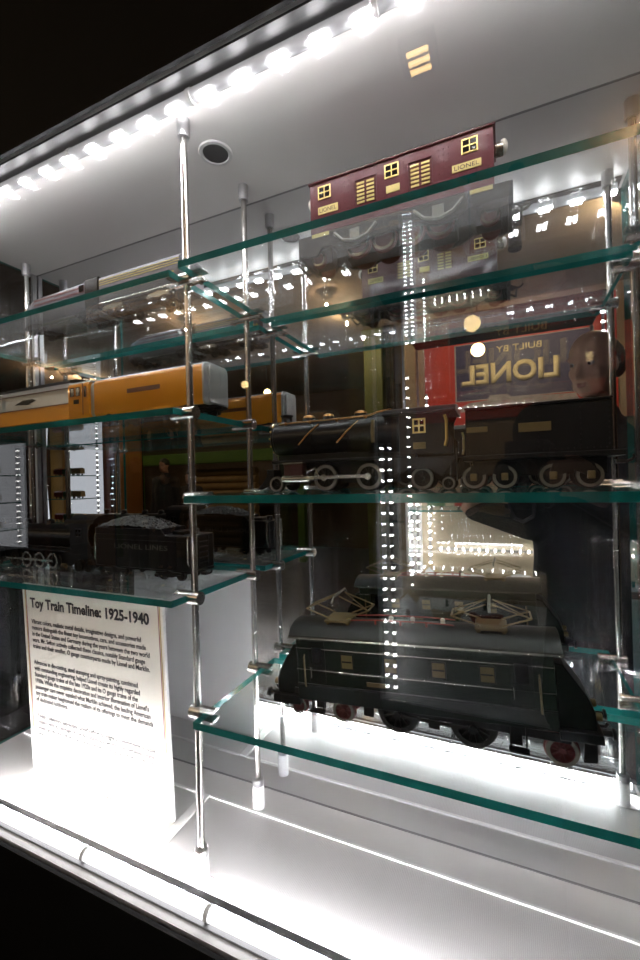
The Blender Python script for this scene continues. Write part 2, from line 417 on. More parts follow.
def frame_window(parent, x, z, w, h, y, side, mf, mp, bars=True, t=.0016, name='window'):
    """brass frame with cross bars over a dark pane, standing proud of the side wall"""
    b = MB(); y0, y1 = (y-.0012, y) if side < 0 else (y, y+.0012)
    b.box(x-w/2, x+w/2, y0, y1, z+h/2-t, z+h/2).box(x-w/2, x+w/2, y0, y1, z-h/2, z-h/2+t)
    b.box(x-w/2, x-w/2+t, y0, y1, z-h/2+t, z+h/2-t).box(x+w/2-t, x+w/2, y0, y1, z-h/2+t, z+h/2-t)
    if bars:
        b.box(x-t/2.2, x+t/2.2, y0, y1, z-h/2+t, z+h/2-t).box(x-w/2+t, x-t/2.2, y0, y1, z-t/2.2, z+t/2.2).box(x+t/2.2, x+w/2-t, y0, y1, z-t/2.2, z+t/2.2)
    o = b.build(name, mf, parent)
    yy = (y-.0005, y-.0001) if side < 0 else (y+.0001, y+.0005)
    MB().box(x-w/2+t, x+w/2-t, yy[0], yy[1], z-h/2+t, z+h/2-t).build('pane', mp, o)
    return o

def plate(parent, x, z, w, h, y, side, txt=None, m='brass_paint', name='name_plate'):
    y0, y1 = (y-.0009, y+.0004) if side < 0 else (y-.0004, y+.0009)
    o = MB().box(x-w/2, x+w/2, y0, y1, z-h/2, z+h/2).build(name, M[m], parent, bev=.0003)
    if txt:
        if side < 0: text_obj('lettering', txt, M['ink'], o, (x-w*.42, y0, z-h*.27), w*.84, h*.54, '-y', .0002)
        else: text_obj('lettering', txt, M['ink'], o, (x+w*.42, y1, z-h*.27), w*.84, h*.54, '+y', .0002)
    return o

def truck(parent, x, m_side, m_wheel, gy=.019, L=.046, r=.0095, hub=None, z0=0., name='bogie'):
    b = MB()
    for s in (-1, 1):
        y = s*(gy+.009)
        b.prism([(x-L/2, z0+.008), (x-L/2+.003, z0+.016), (x-.008, z0+.017), (x, z0+.019), (x+.008, z0+.017), (x+L/2-.003, z0+.016), (x+L/2, z0+.008), (x+L/2-.008, z0+.006), (x+L/2-.011, z0+.010), (x+.007, z0+.0075), (x-.007, z0+.0075), (x-L/2+.011, z0+.010), (x-L/2+.008, z0+.006)], 'y', y-.0018, y+.0018)
        for q in (-1, 0, 1): b.cyl((x+q*.0035, y, 0), 'z', z0+.0085, z0+.0155, .0016, 8)
        b.box(x-L/2+.0015, x-L/2+.0095, y+s*.001, y+s*.004, z0+.0075, z0+.0125).box(x+L/2-.0095, x+L/2-.0015, y+s*.001, y+s*.004, z0+.0075, z0+.0125)
    b.box(x-.006, x+.006, -(gy+.007), gy+.007, z0+.011, z0+.016)
    o = b.build(name, m_side, parent, bev=.0004)
    for s in (-1, 1):
        for q in (-1, 1): wheel('wheel', m_wheel, o, x+q*L*.32, s*gy, z0+r, r/1.1*1.0, .005, side=s, hub=hub)
    ax = MB()
    for q in (-1, 1): ax.cyl((x+q*L*.32, 0, z0+r), 'y', -gy, gy, .0018, 8)
    ax.build('axle', M['dark_iron'], o)
    return o

def coupler(parent, x, z, s, m, L=.016):
    b = MB(); b.tube([(x, 0, z), (x+s*L*.55, 0, z), (x+s*L*.8, 0, z+.0015), (x+s*L, 0, z+.005), (x+s*L*.92, 0, z+.0075)], [.0018, .0018, .0018, .0015, .001], 8)
    b.box(min(x-s*.004, x+s*.006), max(x-s*.004, x+s*.006), -.004, .004, z-.0022, z+.0022)
    return b.build('coupler', m, parent)

# ------------------------------------------------------------------ maroon electric locomotive (top right shelf)
t = thing('toy_electric_locomotive', 'maroon toy electric locomotive with brass windows on the top right glass shelf', 'toy locomotive', (-.124, .5815, ZR[0]+.0052))
hw = .0325
bd = MB().prism([(-hw, .042), (hw, .042), (hw, .112), (-hw, .112)], 'x', -.121, .121)
for s in (-1, 1):
    y = s*hw
    for x in (-.115, -.069, -.063, -.013, .013, .057, .063, .069, .115):
        for z in [.050+.0075*k for k in range(9)]: bd.sph((x, y, z), .0008, 6, 4)
    for k in range(40): bd.sph((-.117+.006*k, y, .0455), .0008, 6, 4)
bd.build('body', M['maroon'], t)
rf = MB().prism([(-hw-.002, .1115), (hw+.002, .1115), (hw+.002, .1135), (hw*.82, .1185), (hw*.4, .1215), (0, .1225), (-hw*.4, .1215), (-hw*.82, .1185), (-hw-.002, .1135)], 'x', -.1235, .1235)
o = rf.build('roof', M['maroon'], t, bev=.0008)
MB().box(-.050, .055, -.012, .012, .121, .1245).build('roof_hatch', M['maroon'], t, bev=.001)
rl = MB()
for s in (-1, 1):
    rl.tube([(-.112, s*.020, .1195), (-.108, s*.020, .1245), (.108, s*.020, .1245), (.112, s*.020, .1195)], .0007, 6)
    for x in (-.07, -.02, .03, .08): rl.tube([(x, s*.020, .119), (x, s*.020, .1245)], .0009, 6)
rl.build('roof_handrail', M['nickel'], t)
for s in (-1, 1):
    y = s*hw
    for x in (-.099, -.003, .094): frame_window(t, x*(1 if s < 0 else 1), .0965, .019, .018, y, s, M['gold'], M['pane'])
    plate(t, -.094, .0715, .030, .0105, y, s, 'LIONEL'); plate(t, -.0015, .0725, .018, .0095, y, s); plate(t, .090, .0725, .034, .0095, y, s, 'LIONEL')
    for x in (-.039, .034):
        b = MB(); f0, f1 = (y-.0010, y+.0004) if s < 0 else (y-.0004, y+.0010)
        for q in (-1, 1):
            for k in range(6): b.box(x+q*.0068-.0052, x+q*.0068+.0052, f0, f1, .0655+k*.0052, .0682+k*.0052)
        lv = b.build('louvre', M['brass_paint'], t)
        b = MB(); f0, f1 = (y-.0014, y+.0004) if s < 0 else (y-.0004, y+.0014)
        b.box(x-.0155, x+.0155, f0, f1, .0975, .0988).box(x-.0155, x-.0142, f0, f1, .0635, .0975).box(x+.0142, x+.0155, f0, f1, .0635, .0975)
        b.build('louvre_frame', M['maroon'], lv)
# underframe
fr = MB().box(-.136, .136, -.030, .030, .0345, .0425)
for s in (-1, 1):
    y0, y1 = (s*.0335, s*.0290)
    y0, y1 = min(y0, y1), max(y0, y1)
    pol = [(-.139, .040), (-.139, .014), (-.126, .010), (-.112, .010), (-.104, .020), (-.092, .020), (-.080, .012), (-.066, .010), (-.050, .010), (-.034, .016), (-.010, .018), (.010, .018), (.034, .016), (.050, .010), (.066, .010), (.080, .012), (.092, .020), (.104, .020), (.112, .010), (.126, .010), (.139, .014), (.139, .040)]
    fr.prism(pol, 'y', y0, y1)
fr.box(-.141, -.136, -.033, .033, .012, .040).box(.136, .141, -.033, .033, .012, .040)
fr.box(-.075, .075, -.0125, .0125, .006, .0345)
fr.box(-.128, -.098, -.010, .010, .008, .030).box(.098, .128, -.010, .010, .008, .030)
fr.build('underframe', M['dark_iron'], t, bev=.0006)
for s in (-1, 1):
    for x in (-.055, .055):
        sp = MB()
        sp.tube([(x-.030, s*.0348, .034), (x-.018, s*.0352, .0215), (x, s*.0354, .0165), (x+.018, s*.0352, .0215), (x+.030, s*.0348, .034)], .0022, 8)
        sp.box(x-.007, x+.007, min(s*.033, s*.0365), max(s*.033, s*.0365), .016, .033)
        sp.build('leaf_spring', M['grey_metal'], t)
    for x in (-.106, .106): plate(t, x, .0375, .026, .005, s*.0338, s)
    for x, r in ((-.115, .0105), (-.055, .0165), (-.0185, .0165), (.0185, .0165), (.055, .0165), (.115, .0105)):
        wheel('wheel', M['red_wheel'], t, x, s*.0185, r*1.1, r, .006, side=s, rim=M['nickel'])
coupler(t, .141, .020, 1, M['dark_iron'], .020); coupler(t, -.141, .020, -1, M['dark_iron'], .016)
for s in (1, -1):
    b = MB().tube([(s*.141, -.02, .018), (s*.150, -.02, .013), (s*.150, .02, .013), (s*.141, .02, .018)], .0016, 8)
    b.build('pilot_rail', M['dark_iron'], t)
    h = MB().lathe([(.006, s*.1205), (.0082, s*.123), (.0082, s*.131), (.0075, s*.132)], (0, 0, .103), 'x', 20).build('headlamp', M['dark_iron'] if s < 0 else M['nickel'], t)
    MB().sph((s*.1325, 0, .105), (.0050, .0085, .0085), 18, 12).build('lens', M['cream'], h)

# ------------------------------------------------------------------ black steam locomotive (middle right shelf)
t = thing('toy_steam_locomotive', 'black toy steam locomotive with copper pipes and brass cab window, middle right shelf', 'toy locomotive', (-.200, .580, ZR[1]+.0052))
bz = .081; br = .0265
b = MB().lathe([(.0001, -.128), (.020, -.127), (.0245, -.124), (.0245, -.121), (br, -.119), (br, -.060), (br+.0012, -.0595), (br+.0012, -.056), (br, -.0555), (br, .000), (br+.0012, .0005), (br+.0012, .004), (br+.001, .0045), (br+.004, .062), (br+.004, .084), (.0001, .084)], (0, 0, bz), 'x', 40)
b.build('boiler', M['blk'], t)
fd = MB().cyl((0, 0, bz), 'x', -.131, -.127, .008, 20)
for k in range(12): fd.sph((-.1265, .0225*math.cos(k*PI/6), bz+.0225*math.sin(k*PI/6)), .0016, 8, 5)
fd.build('smokebox_bolts', M['gold'], t)
hl = MB().lathe([(.0035, -.134), (.0052, -.133), (.0052, -.124), (.0018, -.122)], (0, 0, bz+.0215), 'x', 16).build('headlamp', M['nickel'], t)
MB().lathe([(.0115, 0), (.0085, .004), (.0082, .010), (.0105, .013), (.0095, .014), (.006, .013)], (-.108, 0, bz+br-.003), 'z', 20).build('chimney', M['blk'], t)
for x, r in ((-.070, .0095), (-.038, .0085), (.012, .0095)):
    d = MB().lathe([(r+.003, 0), (r, .004), (r*.98, .0075)], (x, 0, bz+br-.004), 'z', 20).build('dome', M['blk'], t)
    MB().lathe([(r*1.0, .0075), (r*.85, .0105), (r*.4, .0122), (.0001, .0125)], (x, 0, bz+br-.004), 'z', 20).build('dome_cap', M['copper'], d)
pp = MB()
for s in (-1, 1):
    pp.tube([(-.112, s*.0175, bz+.0215), (-.09, s*.0185, bz+.0222), (-.01, s*.0185, bz+.0225), (.030, s*.0185, bz+.0235), (.042, s*.017, bz+.0275), (.060, s*.015, bz+.030)], .0013, 8)
    for x in (-.100, -.060, -.018, .025): pp.sph((x, s*.0190, bz+.0215), .0026, 8, 6)
pp.build('handrail', M['copper'], t)
for s in (-1, 1):
    dg = MB()
    for x in (-.045, .015): dg.tube([(x, s*.0215, bz+.017), (x-.014, s*.0275, bz+.004), (x-.030, s*.0285, bz-.012)], .0012, 8)
    dg.build('steam_pipe', M['copper'], t)
    db = MB().tube([(.038, s*.0275, bz+.015), (.038, s*.0305, bz), (.038, s*.029, bz-.015)], .0028, 10)
    db.build('feed_pipe', M['old_brass'], t)
# running board, frame, cab
rb = MB()
for s in (-1, 1):
    y0, y1 = sorted((s*.0325, s*.015))
    rb.prism([(-.118, .0430), (.095, .0430), (.095, .0465), (-.118, .0465)], 'y', y0, y1)
    y0, y1 = sorted((s*.0325, s*.0305))
    rb.prism([(.040, .043), (.1455, .043), (.138, .030), (.127, .018), (.110, .028), (.086, .028), (.066, .019), (.050, .030)], 'y', y0, y1)
rb.build('running_board', M['blk'], t, bev=.0005)
fr = MB().box(-.118, .1425, -.0115, .0115, .012, .056).prism([(-.146, .006), (-.140, .004), (-.118, .014), (-.118, .034), (-.128, .030), (-.140, .012)], 'y', -.026, .026)
fr.box(-.128, -.116, -.031, .031, .026, .034)
fr.build('frame', M['blk_matte'], t, bev=.0005)
pi = MB()
for k in range(9): pi.tube([(-.147, -.024+.006*k, .0045), (-.126, -.024+.006*k, .028)], .0013, 6)
pi.build('pilot_grille', M['dark_iron'], t)
cb = MB()
for s in (-1, 1):
    y0, y1 = sorted((s*.0325, s*.0300))
    cb.prism([(.074, .0465), (.142, .0465), (.142, .064), (.137, .070), (.137, .090), (.142, .1005), (.074, .1005)], 'y', y0, y1)
cb.box(.074, .077, -.030, .030, .0465, .104)
cb.build('cab', M['blk'], t, bev=.0005)
pr = [(-.0345, .0995), (.0345, .0995), (.0345, .1015), (.027, .1070), (.014, .1105), (0, .1115), (-.014, .1105), (-.027, .1070), (-.0345, .1015)]
MB().prism(pr, 'x', .052, .1455).build('cab_roof', M['blk'], t, bev=.0006)
for s in (-1, 1):
    frame_window(t, .1005, .0835, .0165, .0190, s*.0325, s, M['gold'], M['pane'], t=.002)
    plate(t, .1005, .0580, .016, .0085, s*.0325, s, m='old_brass')
    b = MB(); y = s*.0330
    b.tube([(.1325, y, .095), (.1345, y, .088), (.1345, y, .064), (.1325, y, .056)], .0019, 8); b.build('cab_grab_rail', M['gold'], t)
    rv = MB()
    for x in (.052, .058, .064, .070):
        for z in (.066, .074): rv.sph((x, s*.0300, z), .0010, 6, 4)
    # cylinders and motion
    c = MB(); y0, y1 = sorted((s*.036, s*.020))
    c.box(-.097, -.066, y0, y1, .0225, .0430)
    c.build('cylinder_block', M['cyl_red'], t, bev=.002)
    e = MB()
    for z in (.0235, .0425): e.box(-.098, -.065, *sorted((s*.0358, s*.0368)), z-.0010, z+.0010)
    e.tube([(-.100, s*.030, .0195), (-.050, s*.030, .0195)], .0025, 10).cyl((0, s*.030, .0195), 'x', -.101, -.060, .0050, 14)
    e.build('cylinder_trim', M['nickel'], t)
    for x, r, n in ((-.113, .0112, 0), (-.036, .0185, 12), (.029, .0185, 12), (.101, .0145, 0), (.134, .0080, 0)):
        wheel('wheel', M['dark_iron'], t, x, s*(.0265 if x < -.1 else .0195), r*1.1, r, .006, spokes=n or 8, side=s, rim=M['grey_metal'])
    m_ = MB()
    m_.box(-.064, .031, *sorted((s*.0262, s*.0242)), .0185, .0232).cyl((-.036, 0, .0205), 'y', *sorted((s*.023, s*.0285)), .0048, 16).cyl((.029, 0, .0205), 'y', *sorted((s*.023, s*.0285)), .0048, 16)
    m_.tube([(-.064, s*.0255, .030), (-.050, s*.0255, .0345), (-.046, s*.0255, .022)], .0016, 8)
    m_.build('side_rod', M['nickel'], t)
ax = MB()
for x, r in ((-.111, .0112), (-.036, .0185), (.029, .0185), (.101, .0145), (.134, .008)): ax.cyl((x, 0, r*1.1), 'y', -.0195, .0195, .002, 8)
ax.build('axle', M['dark_iron'], t)

# ------------------------------------------------------------------ black riveted tender (middle right shelf)
t = thing('toy_tender', 'large black riveted toy tender with brass plates behind the copper-piped locomotive', 'toy tender', (.033, .580, ZR[1]+.0052))
b = MB().prism([(-.031, .042), (.031, .042), (.031, .096), (.028, .100), (-.028, .100), (-.031, .096)], 'x', -.076, .076)
for s in (-1, 1):
    for x in (-.073, -.040, .004, .046, .073):
        for k in range(8): b.sph((x, s*.031, .049+.006*k), .0008, 6, 4)
    for k in range(24): b.sph((-.072+.0062*k, s*.031, .0455), .0008, 6, 4)
b.build('body', M['blk_matte'], t)
b = MB()
for s in (-1, 1): b.box(-.077, .077, *sorted((s*.032, s*.029)), .0985, .1010)
b.box(-.077, -.073, -.029, .029, .0985, .1010).box(.073, .077, -.029, .029, .0985, .1010).build('rim', M['blk'], t, bev=.0006)
cl = MB()
for k in range(150):
    x = random.uniform(-.068, .05); y = random.uniform(-.026, .026)
    cl.sph((x, y, .0995), random.uniform(.0018, .0032), 5, 4)
cl.build('coal', M['coal'], t, smooth=False)
MB().box(-.080, .088, -.033, .033, .036, .0422).box(-.070, .074, -.012, .012, .016, .036).build('underframe', M['blk_matte'], t, bev=.0008)
for s in (-1, 1):
    plate(t, .000, .0725, .034, .0105, s*.031, s, m='old_brass'); plate(t, -.063, .0735, .024, .0065, s*.031, s, m='old_brass')
    sd = MB()
    for x in (-.050, .038):
        y = s*.0285
        sd.prism([(x-.024, .018), (x-.020, .030), (x+.020, .030), (x+.024, .018), (x+.012, .016), (x, .021), (x-.012, .016)], 'y', y-.0015, y+.0015)
    sd.build('truck_frame', M['dark_iron'], t)
    for x in (-.068, -.033, .018, .055):
        wheel('wheel', M['dark_iron'], t, x, s*.0205, .0138*1.1, .0138, .006, side=s, rim=M['grey_metal'])
        MB().box(x-.0038, x+.0038, *sorted((s*.0282, s*.0335)), .011, .0200).build('journal_box', M['old_brass'], t, bev=.001)
ax = MB()
for x in (-.068, -.033, .018, .055): ax.cyl((x, 0, .0152), 'y', -.0205, .0205, .002, 8)
ax.build('axle', M['dark_iron'], t); coupler(t, .088, .030, 1, M['dark_iron'], .014)

# ------------------------------------------------------------------ dark green electric locomotive (lowest shelf)
t = thing('toy_electric_locomotive', 'dark green toy electric locomotive with two pantographs on the lowest glass shelf', 'toy locomotive', (-.111, .561, ZR[2]+.0052), (0, 0, .03))
PM = Matrix.Translation((0, 0, .036)) @ Matrix.Diagonal((.965, 1, .97, 1)) @ Matrix.Rotation(-math.radians(3.0), 4, 'Y') @ Matrix.Translation((0, 0, -.03))
def gb(b, name, m, parent=t, **k): return b.build(name, M[m], parent, mx=PM, **k)
hw = .031
b = MB().box(-.166, .166, -hw, hw, .046, .122)
gb(b, 'body', 'green', bev=.001)
lw = MB().box(-.166, .166, -hw-.0018, hw+.0018, .031, .053).box(-.166, .166, -hw-.0026, hw+.0026, .0525, .0545)
gb(lw, 'lower_skirt', 'green_dk', bev=.0006)
rf = MB().prism([(-hw-.004, .119), (hw+.004, .119), (hw+.004, .122), (hw*.85, .131), (hw*.45, .1365), (0, .138), (-hw*.45, .1365), (-hw*.85, .131), (-hw-.004, .122)], 'x', -.1755, .1755)
gb(rf, 'roof', 'roof_grey', bev=.001)
gu = MB()
for s in (-1, 1): gu.box(-.176, .176, *sorted((s*(hw+.0052), s*(hw+.0025))), .1185, .1212).box(-.166, .166, *sorted((s*(hw+.0010), s*hw)), .1035, .1046).box(-.166, .166, *sorted((s*(hw+.0010), s*hw)), .0735, .0746)
gb(gu, 'trim_rail', 'nickel')
for q in (-1, 1):
    ns = MB(); X = lambda v: q*v
    ns.prism([(X(.166), .031), (X(.166), .106), (X(.176), .104), (X(.198), .070), (X(.205), .052), (X(.205), .031)], 'y', -.0225, .0225)
    gb(ns, 'hood', 'green_dk', bev=.0015)
    bb = MB().box(*sorted((q*.166, q*.210)), -.030, .030, .0205, .0320)
    bm_ = gb(bb, 'buffer_beam', 'blk', bev=.0008)
    bf = MB()
    for s in (-1, 1): bf.lathe([(.0036, q*.2095), (.0036, q*.219), (.0062, q*.2195), (.0062, q*.2225)], (0, s*.0205, .030), 'x', 16)
    bo = gb(bf, 'buffer', 'dark_iron')
    lb = MB()
    for s in (-1, 1): lb.lathe([(.0045, q*.203), (.0045, q*.211), (.0035, q*.212)], (0, s*.016, .0455), 'x', 14)
    gb(lb, 'lamp', 'old_brass')
    fw = MB()
    for s in (-1, 1): fw.box(*sorted((q*.1662, q*.1672)), s*.022-.0055, s*.022+.0055, .0795, .1015)
    gb(fw, 'end_window', 'pane')
    hk = MB().tube([(q*.2095, 0, .027), (q*.217, 0, .027), (q*.220, 0, .031)], .0018, 8); gb(hk, 'coupler', 'dark_iron')
for s in (-1, 1):
    y = s*hw
    for x in (-.089, -.028, .034, .092):
        f = MB().box(x-.0095, x+.0095, *sorted((y, y+s*.0010)), .0785, .1005)
        fo = gb(f, 'window_frame', 'green_dk', bev=.0008)
        gb(MB().box(x-.0078, x+.0078, *sorted((y, y+s*.0013)), .0805, .0985), 'window_blind', 'blind', fo)
        gb(MB().box(x-.0070, x+.0070, *sorted((y, y+s*.0015)), .0885, .0905), 'window_bar', 'green_dk', fo)
    for x in (-.134, .130):
        d = gb(MB().box(x-.0125, x+.0125, *sorted((y, y+s*.0010)), .056, .115), 'door', 'green_dk', bev=.0006)
        gb(MB().box(x-.0075, x+.0075, *sorted((y, y+s*.0014)), .0825, .1065), 'door_window', 'pane', d)
        gb(MB().tube([(x-.0095, y+s*.002, .078), (x-.0095, y+s*.002, .064)], .0008, 6), 'door_handle', 'nickel', d)
    hr = MB()
    for x in (-.153, .149): hr.tube([(x, y+s*.001, .050), (x, y+s*.0032, .053), (x, y+s*.0032, .092), (x, y+s*.001, .095)], .0013, 8)
    gb(hr, 'handrail', 'old_brass')
    gb(MB().box(-.062, -.036, *sorted((y+s*.0018, y+s*.0030)), .0600, .0655), 'name_plate', 'old_brass')
    hb = MB()
    for x in (-.030, -.022, -.014): hb.tube([(x-.003, y+s*.002, .046), (x, y+s*.005, .0475), (x+.003, y+s*.002, .046)], .0008, 6)
    gb(hb, 'hook_row', 'nickel')
    # wheels stand on the glass, level
    for x, r, n in ((-.166, .0120, 8), (-.099, .0155, 10), (-.024, .0260, 14), (.068, .0260, 14), (.163, .0170, 10)):
        wheel('wheel', M['dark_iron'] if n == 14 else M['red_wheel'], t, x, s*.0185, r*1.08, r, .006, spokes=n, side=s, rim=M['dark_iron'] if n == 14 else M['grey_metal'])
    fr = MB(); y0, y1 = sorted((s*.0235, s*.0255))
    fr.box(-.170, .172, y0, y1, .030, .040)
    for x in (-.130, -.062, .022, .115): fr.box(x-.007, x+.007, y0, y1, .018, .031)
    fr.build('side_frame', M['blk'], t, bev=.0005)
    rd = MB().box(-.028, .072, *sorted((s*.0270, s*.0285)), .0260, .0302)
    rd.cyl((-.024, 0, .028), 'y', *sorted((s*.024, s*.030)), .005, 14).cyl((.068, 0, .028), 'y', *sorted((s*.024, s*.030)), .005, 14)
    rd.build('side_rod', M['dark_iron'], t)
    st = MB()
    for x in (-.132, .118): st.box(x-.011, x+.011, *sorted((s*.027, s*.036)), .015, .0175).box(x-.009, x-.007, *sorted((s*.029, s*.031)), .0175, .045).box(x+.007, x+.009, *sorted((s*.029, s*.031)), .0175, .045)
    st.build('step', M['blk'], t)
ax = MB().box(-.05, .10, -.013, .013, .030, .056)
for x, r in ((-.166, .0120), (-.099, .0155), (-.024, .026), (.068, .026), (.163, .017)): ax.cyl((x, 0, r*1.08), 'y', -.0185, .0185, .002, 8)
ax.build('motor_block', M['blk'], t)
sc_ = MB()
for q in (-1, 1): sc_.prism([(.184*q, .008), (.198*q, .010), (.198*q, .040), (.186*q, .040)], 'y', -.018, .018)
sc_.build('rail_guard', M['blk'], t)
wi = MB()
for y in (-.012, .010): wi.tube([(-.088, y, .1405), (-.05, y, .1425), (.02, y, .1425), (.055, y, .1405)], .0009, 6)
for x in (-.05, -.015, .02): wi.tube([(x, -.012, .136), (x, -.012, .1425)], .0014, 6)
gb(wi, 'roof_wire', 'redwire')
ins = MB()
for x in (-.03, .0, .04): ins.lathe([(.003, .136), (.0035, .139), (.0025, .141), (.0035, .143), (.002, .145)], (x, .0, 0), 'z', 12)
gb(ins, 'roof_insulator', 'cream')
for px, q, hgt in ((-.105, 1, .031), (.100, -1, .026)):
    bs = MB().box(px-.019, px+.019, -.019, .019, .138, .1415)
    for a in (-1, 1):
        for c in (-1, 1): bs.cyl((px+a*.015, c*.015, 0), 'z', .130, .1405, .0028, 10)
    po = gb(bs, 'pantograph', 'old_brass', bev=.0006)
    arm = MB(); z0 = .143
    for c in (-1, 1):
        y0 = c*.014; y1 = c*.019
        for a in (-1, 1):
            kx = px+a*.047; kz = z0+hgt*.42; tx = px+a*.004; tz = z0+hgt
            arm.tube([(px+a*.013, y0, z0), (kx, y1*.8, kz)], .0011, 6).tube([(kx, y1*.8, kz), (tx, c*.012, tz)], .0009, 6)
    for a in (-1, 1): arm.tube([(px+a*.047, -.0155, z0+hgt*.42), (px+a*.047, .0155, z0+hgt*.42)], .0012, 6).tube([(px+a*.047, -.0155, z0+hgt*.42), (px+a*.004, .012, z0+hgt)], .0007, 6)
    gb(arm, 'arm', 'old_brass', po)
    co = MB().tube([(px, -.031, z0+hgt-.004), (px, -.024, z0+hgt+.002), (px, .024, z0+hgt+.002), (px, .031, z0+hgt-.004)], .0017, 8)
    gb(co, 'contact_bow', 'grey_metal', po)

# ------------------------------------------------------------------ orange streamliner (left middle shelf)
zs = ZL[1]+.0052
def roundbox(hw, z0, z1, rr):
    p = [(-hw+.003, z0), (hw-.003, z0), (hw, z0+.005)]
    for k in range(7): a = PI/2*k/6; p.append((hw-rr+rr*math.cos(a), z1-rr+rr*math.sin(a)))
    for k in range(7): a = PI/2+PI/2*k/6; p.append((-hw+rr+rr*math.cos(a), z1-rr+rr*math.sin(a)))
    p.append((-hw, z0+.005)); return p
t = thing('toy_streamliner_coach', 'plain orange toy streamliner car with silver end, left middle shelf', 'toy train car', (-.5585, .5705, zs))
hw = .0315
b = MB().prism(roundbox(hw, .017, .0835, .010), 'x', -.1235, .1215)
for s in (-1, 1):
    for k in range(30): b.sph((-.118+.008*k, s*hw, .0235), .0007, 6, 4)
    for x in (-.08, -.03, .04, .09):
        for k in range(7): b.sph((x, s*hw, .028+.006*k), .0006, 6, 4)
b.build('body', M['orange'], t)
MB().prism([(-hw*.93, .0785), (hw*.93, .0785), (hw*.82, .0835), (hw*.5, .0858), (0, .0868), (-hw*.5, .0858), (-hw*.82, .0835)], 'x', -.1238, .1218).build('roof', M['silver'], t)
for s in (-1, 1): MB().box(-.041, .034, *sorted((s*(hw-.0006), s*(hw+.0008))), .0500, .0575).build('window_band', M['brown'], t)
e = MB().prism(roundbox(hw+.0004, .0165, .0845, .010), 'x', .1215, .1255)
e.prism(roundbox(hw-.009, .019, .0815, .008), 'x', .1255, .1295)
eo = e.build('end_panel', M['silver'], t, bev=.0008)
ew = MB()
for s in (-1, 1): ew.box(.1294, .1300, s*.011-.006, s*.011+.006, .0500, .0740)
ew.build('end_window', M['silver'], eo)
MB().prism(roundbox(hw-.004, .018, .082, .010), 'x', -.1375, -.1235).build('gangway', M['silver'], t, bev=.001)
MB().box(-.118, .120, -.024, .024, .0125, .0172).build('underframe', M['blk_matte'], t)
truck(t, .088, M['dark_iron'], M['dark_iron'], r=.0095); truck(t, -.090, M['dark_iron'], M['dark_iron'], r=.0095)
cg = MB().box(.124, .140, -.006, .006, .010, .0145); cg.box(.126, .134, -.018, .018, .013, .016); cg.build('coupler', M['blk_matte'], t)

t = thing('toy_streamliner_power_car', 'orange and silver toy streamliner power car with cab windows, far left', 'toy locomotive', (-.858, .5705, zs))
L0, L1_ = -.175, .162
MB().prism([(-hw, .017), (hw, .017), (hw, .047), (-hw, .047)], 'x', L0, .107).build('lower_band', M['orange'], t, bev=.001)
b = MB().prism([(-hw+.0008, .047), (hw-.0008, .047), (hw-.0012, .078), (hw*.88, .0868), (-hw*.88, .0868), (-hw+.0012, .078)], 'x', L0, .107)
b.build('body', M['silver'], t, bev=.001)
MB().prism([(-.0285, .0860), (.0285, .0860), (.0255, .0925), (.015, .0965), (0, .0985), (-.015, .0965), (-.0255, .0925)], 'x', L0, .106).build('roof', M['blk_matte'], t)
for s in (-1, 1):
    MB().box(L0, .107, *sorted((s*(hw-.001), s*(hw+.0006))), .0755, .0766).box(L0, .107, *sorted((s*(hw-.001), s*(hw+.001))), .0462, .0475).build('trim_line', M['brown'], t)
    MB().prism([(-.055, .058), (-.030, .0655), (.0, .066), (.010, .0625), (-.015, .056)], 'y', *sorted((s*(hw-.001), s*(hw+.0004)))).build('wing_emblem', M['roof_grey'], t)
b = MB().prism(roundbox(hw+.0004, .0165, .0835, .008), 'x', .107, L1_)
b.build('cab', M['orange'], t)
MB().prism([(-hw*.95, .080), (hw*.95, .080), (hw*.82, .0855), (0, .0885), (-hw*.82, .0855)], 'x', .106, L1_).build('cab_roof', M['silver'], t)
for s in (-1, 1):
    for x, w in ((.1185, .0115), (.134, .0115)): frame_window(t, x, .066, w, .0165, s*(hw+.0004), s, M['brown'], M['pane'], bars=False, t=.001)
    frame_window(t, .1535, .064, .006, .020, s*(hw+.0004), s, M['brown'], M['pane'], bars=False, t=.001)
    MB().box(.122, .136, *sorted((s*hw, s*(hw+.001))), .0435, .0515).build('vent_grille', M['blk_matte'], t)
    MB().box(.146, .1475, *sorted((s*hw, s*(hw+.001))), .022, .080).build('door_seam', M['brown'], t)
MB().box(L0, .155, -.024, .024, .0125, .0172).build('underframe', M['blk_matte'], t)
truck(t, -.120, M['dark_iron'], M['dark_iron'], r=.0095); truck(t, .100, M['dark_iron'], M['dark_iron'], r=.0095)

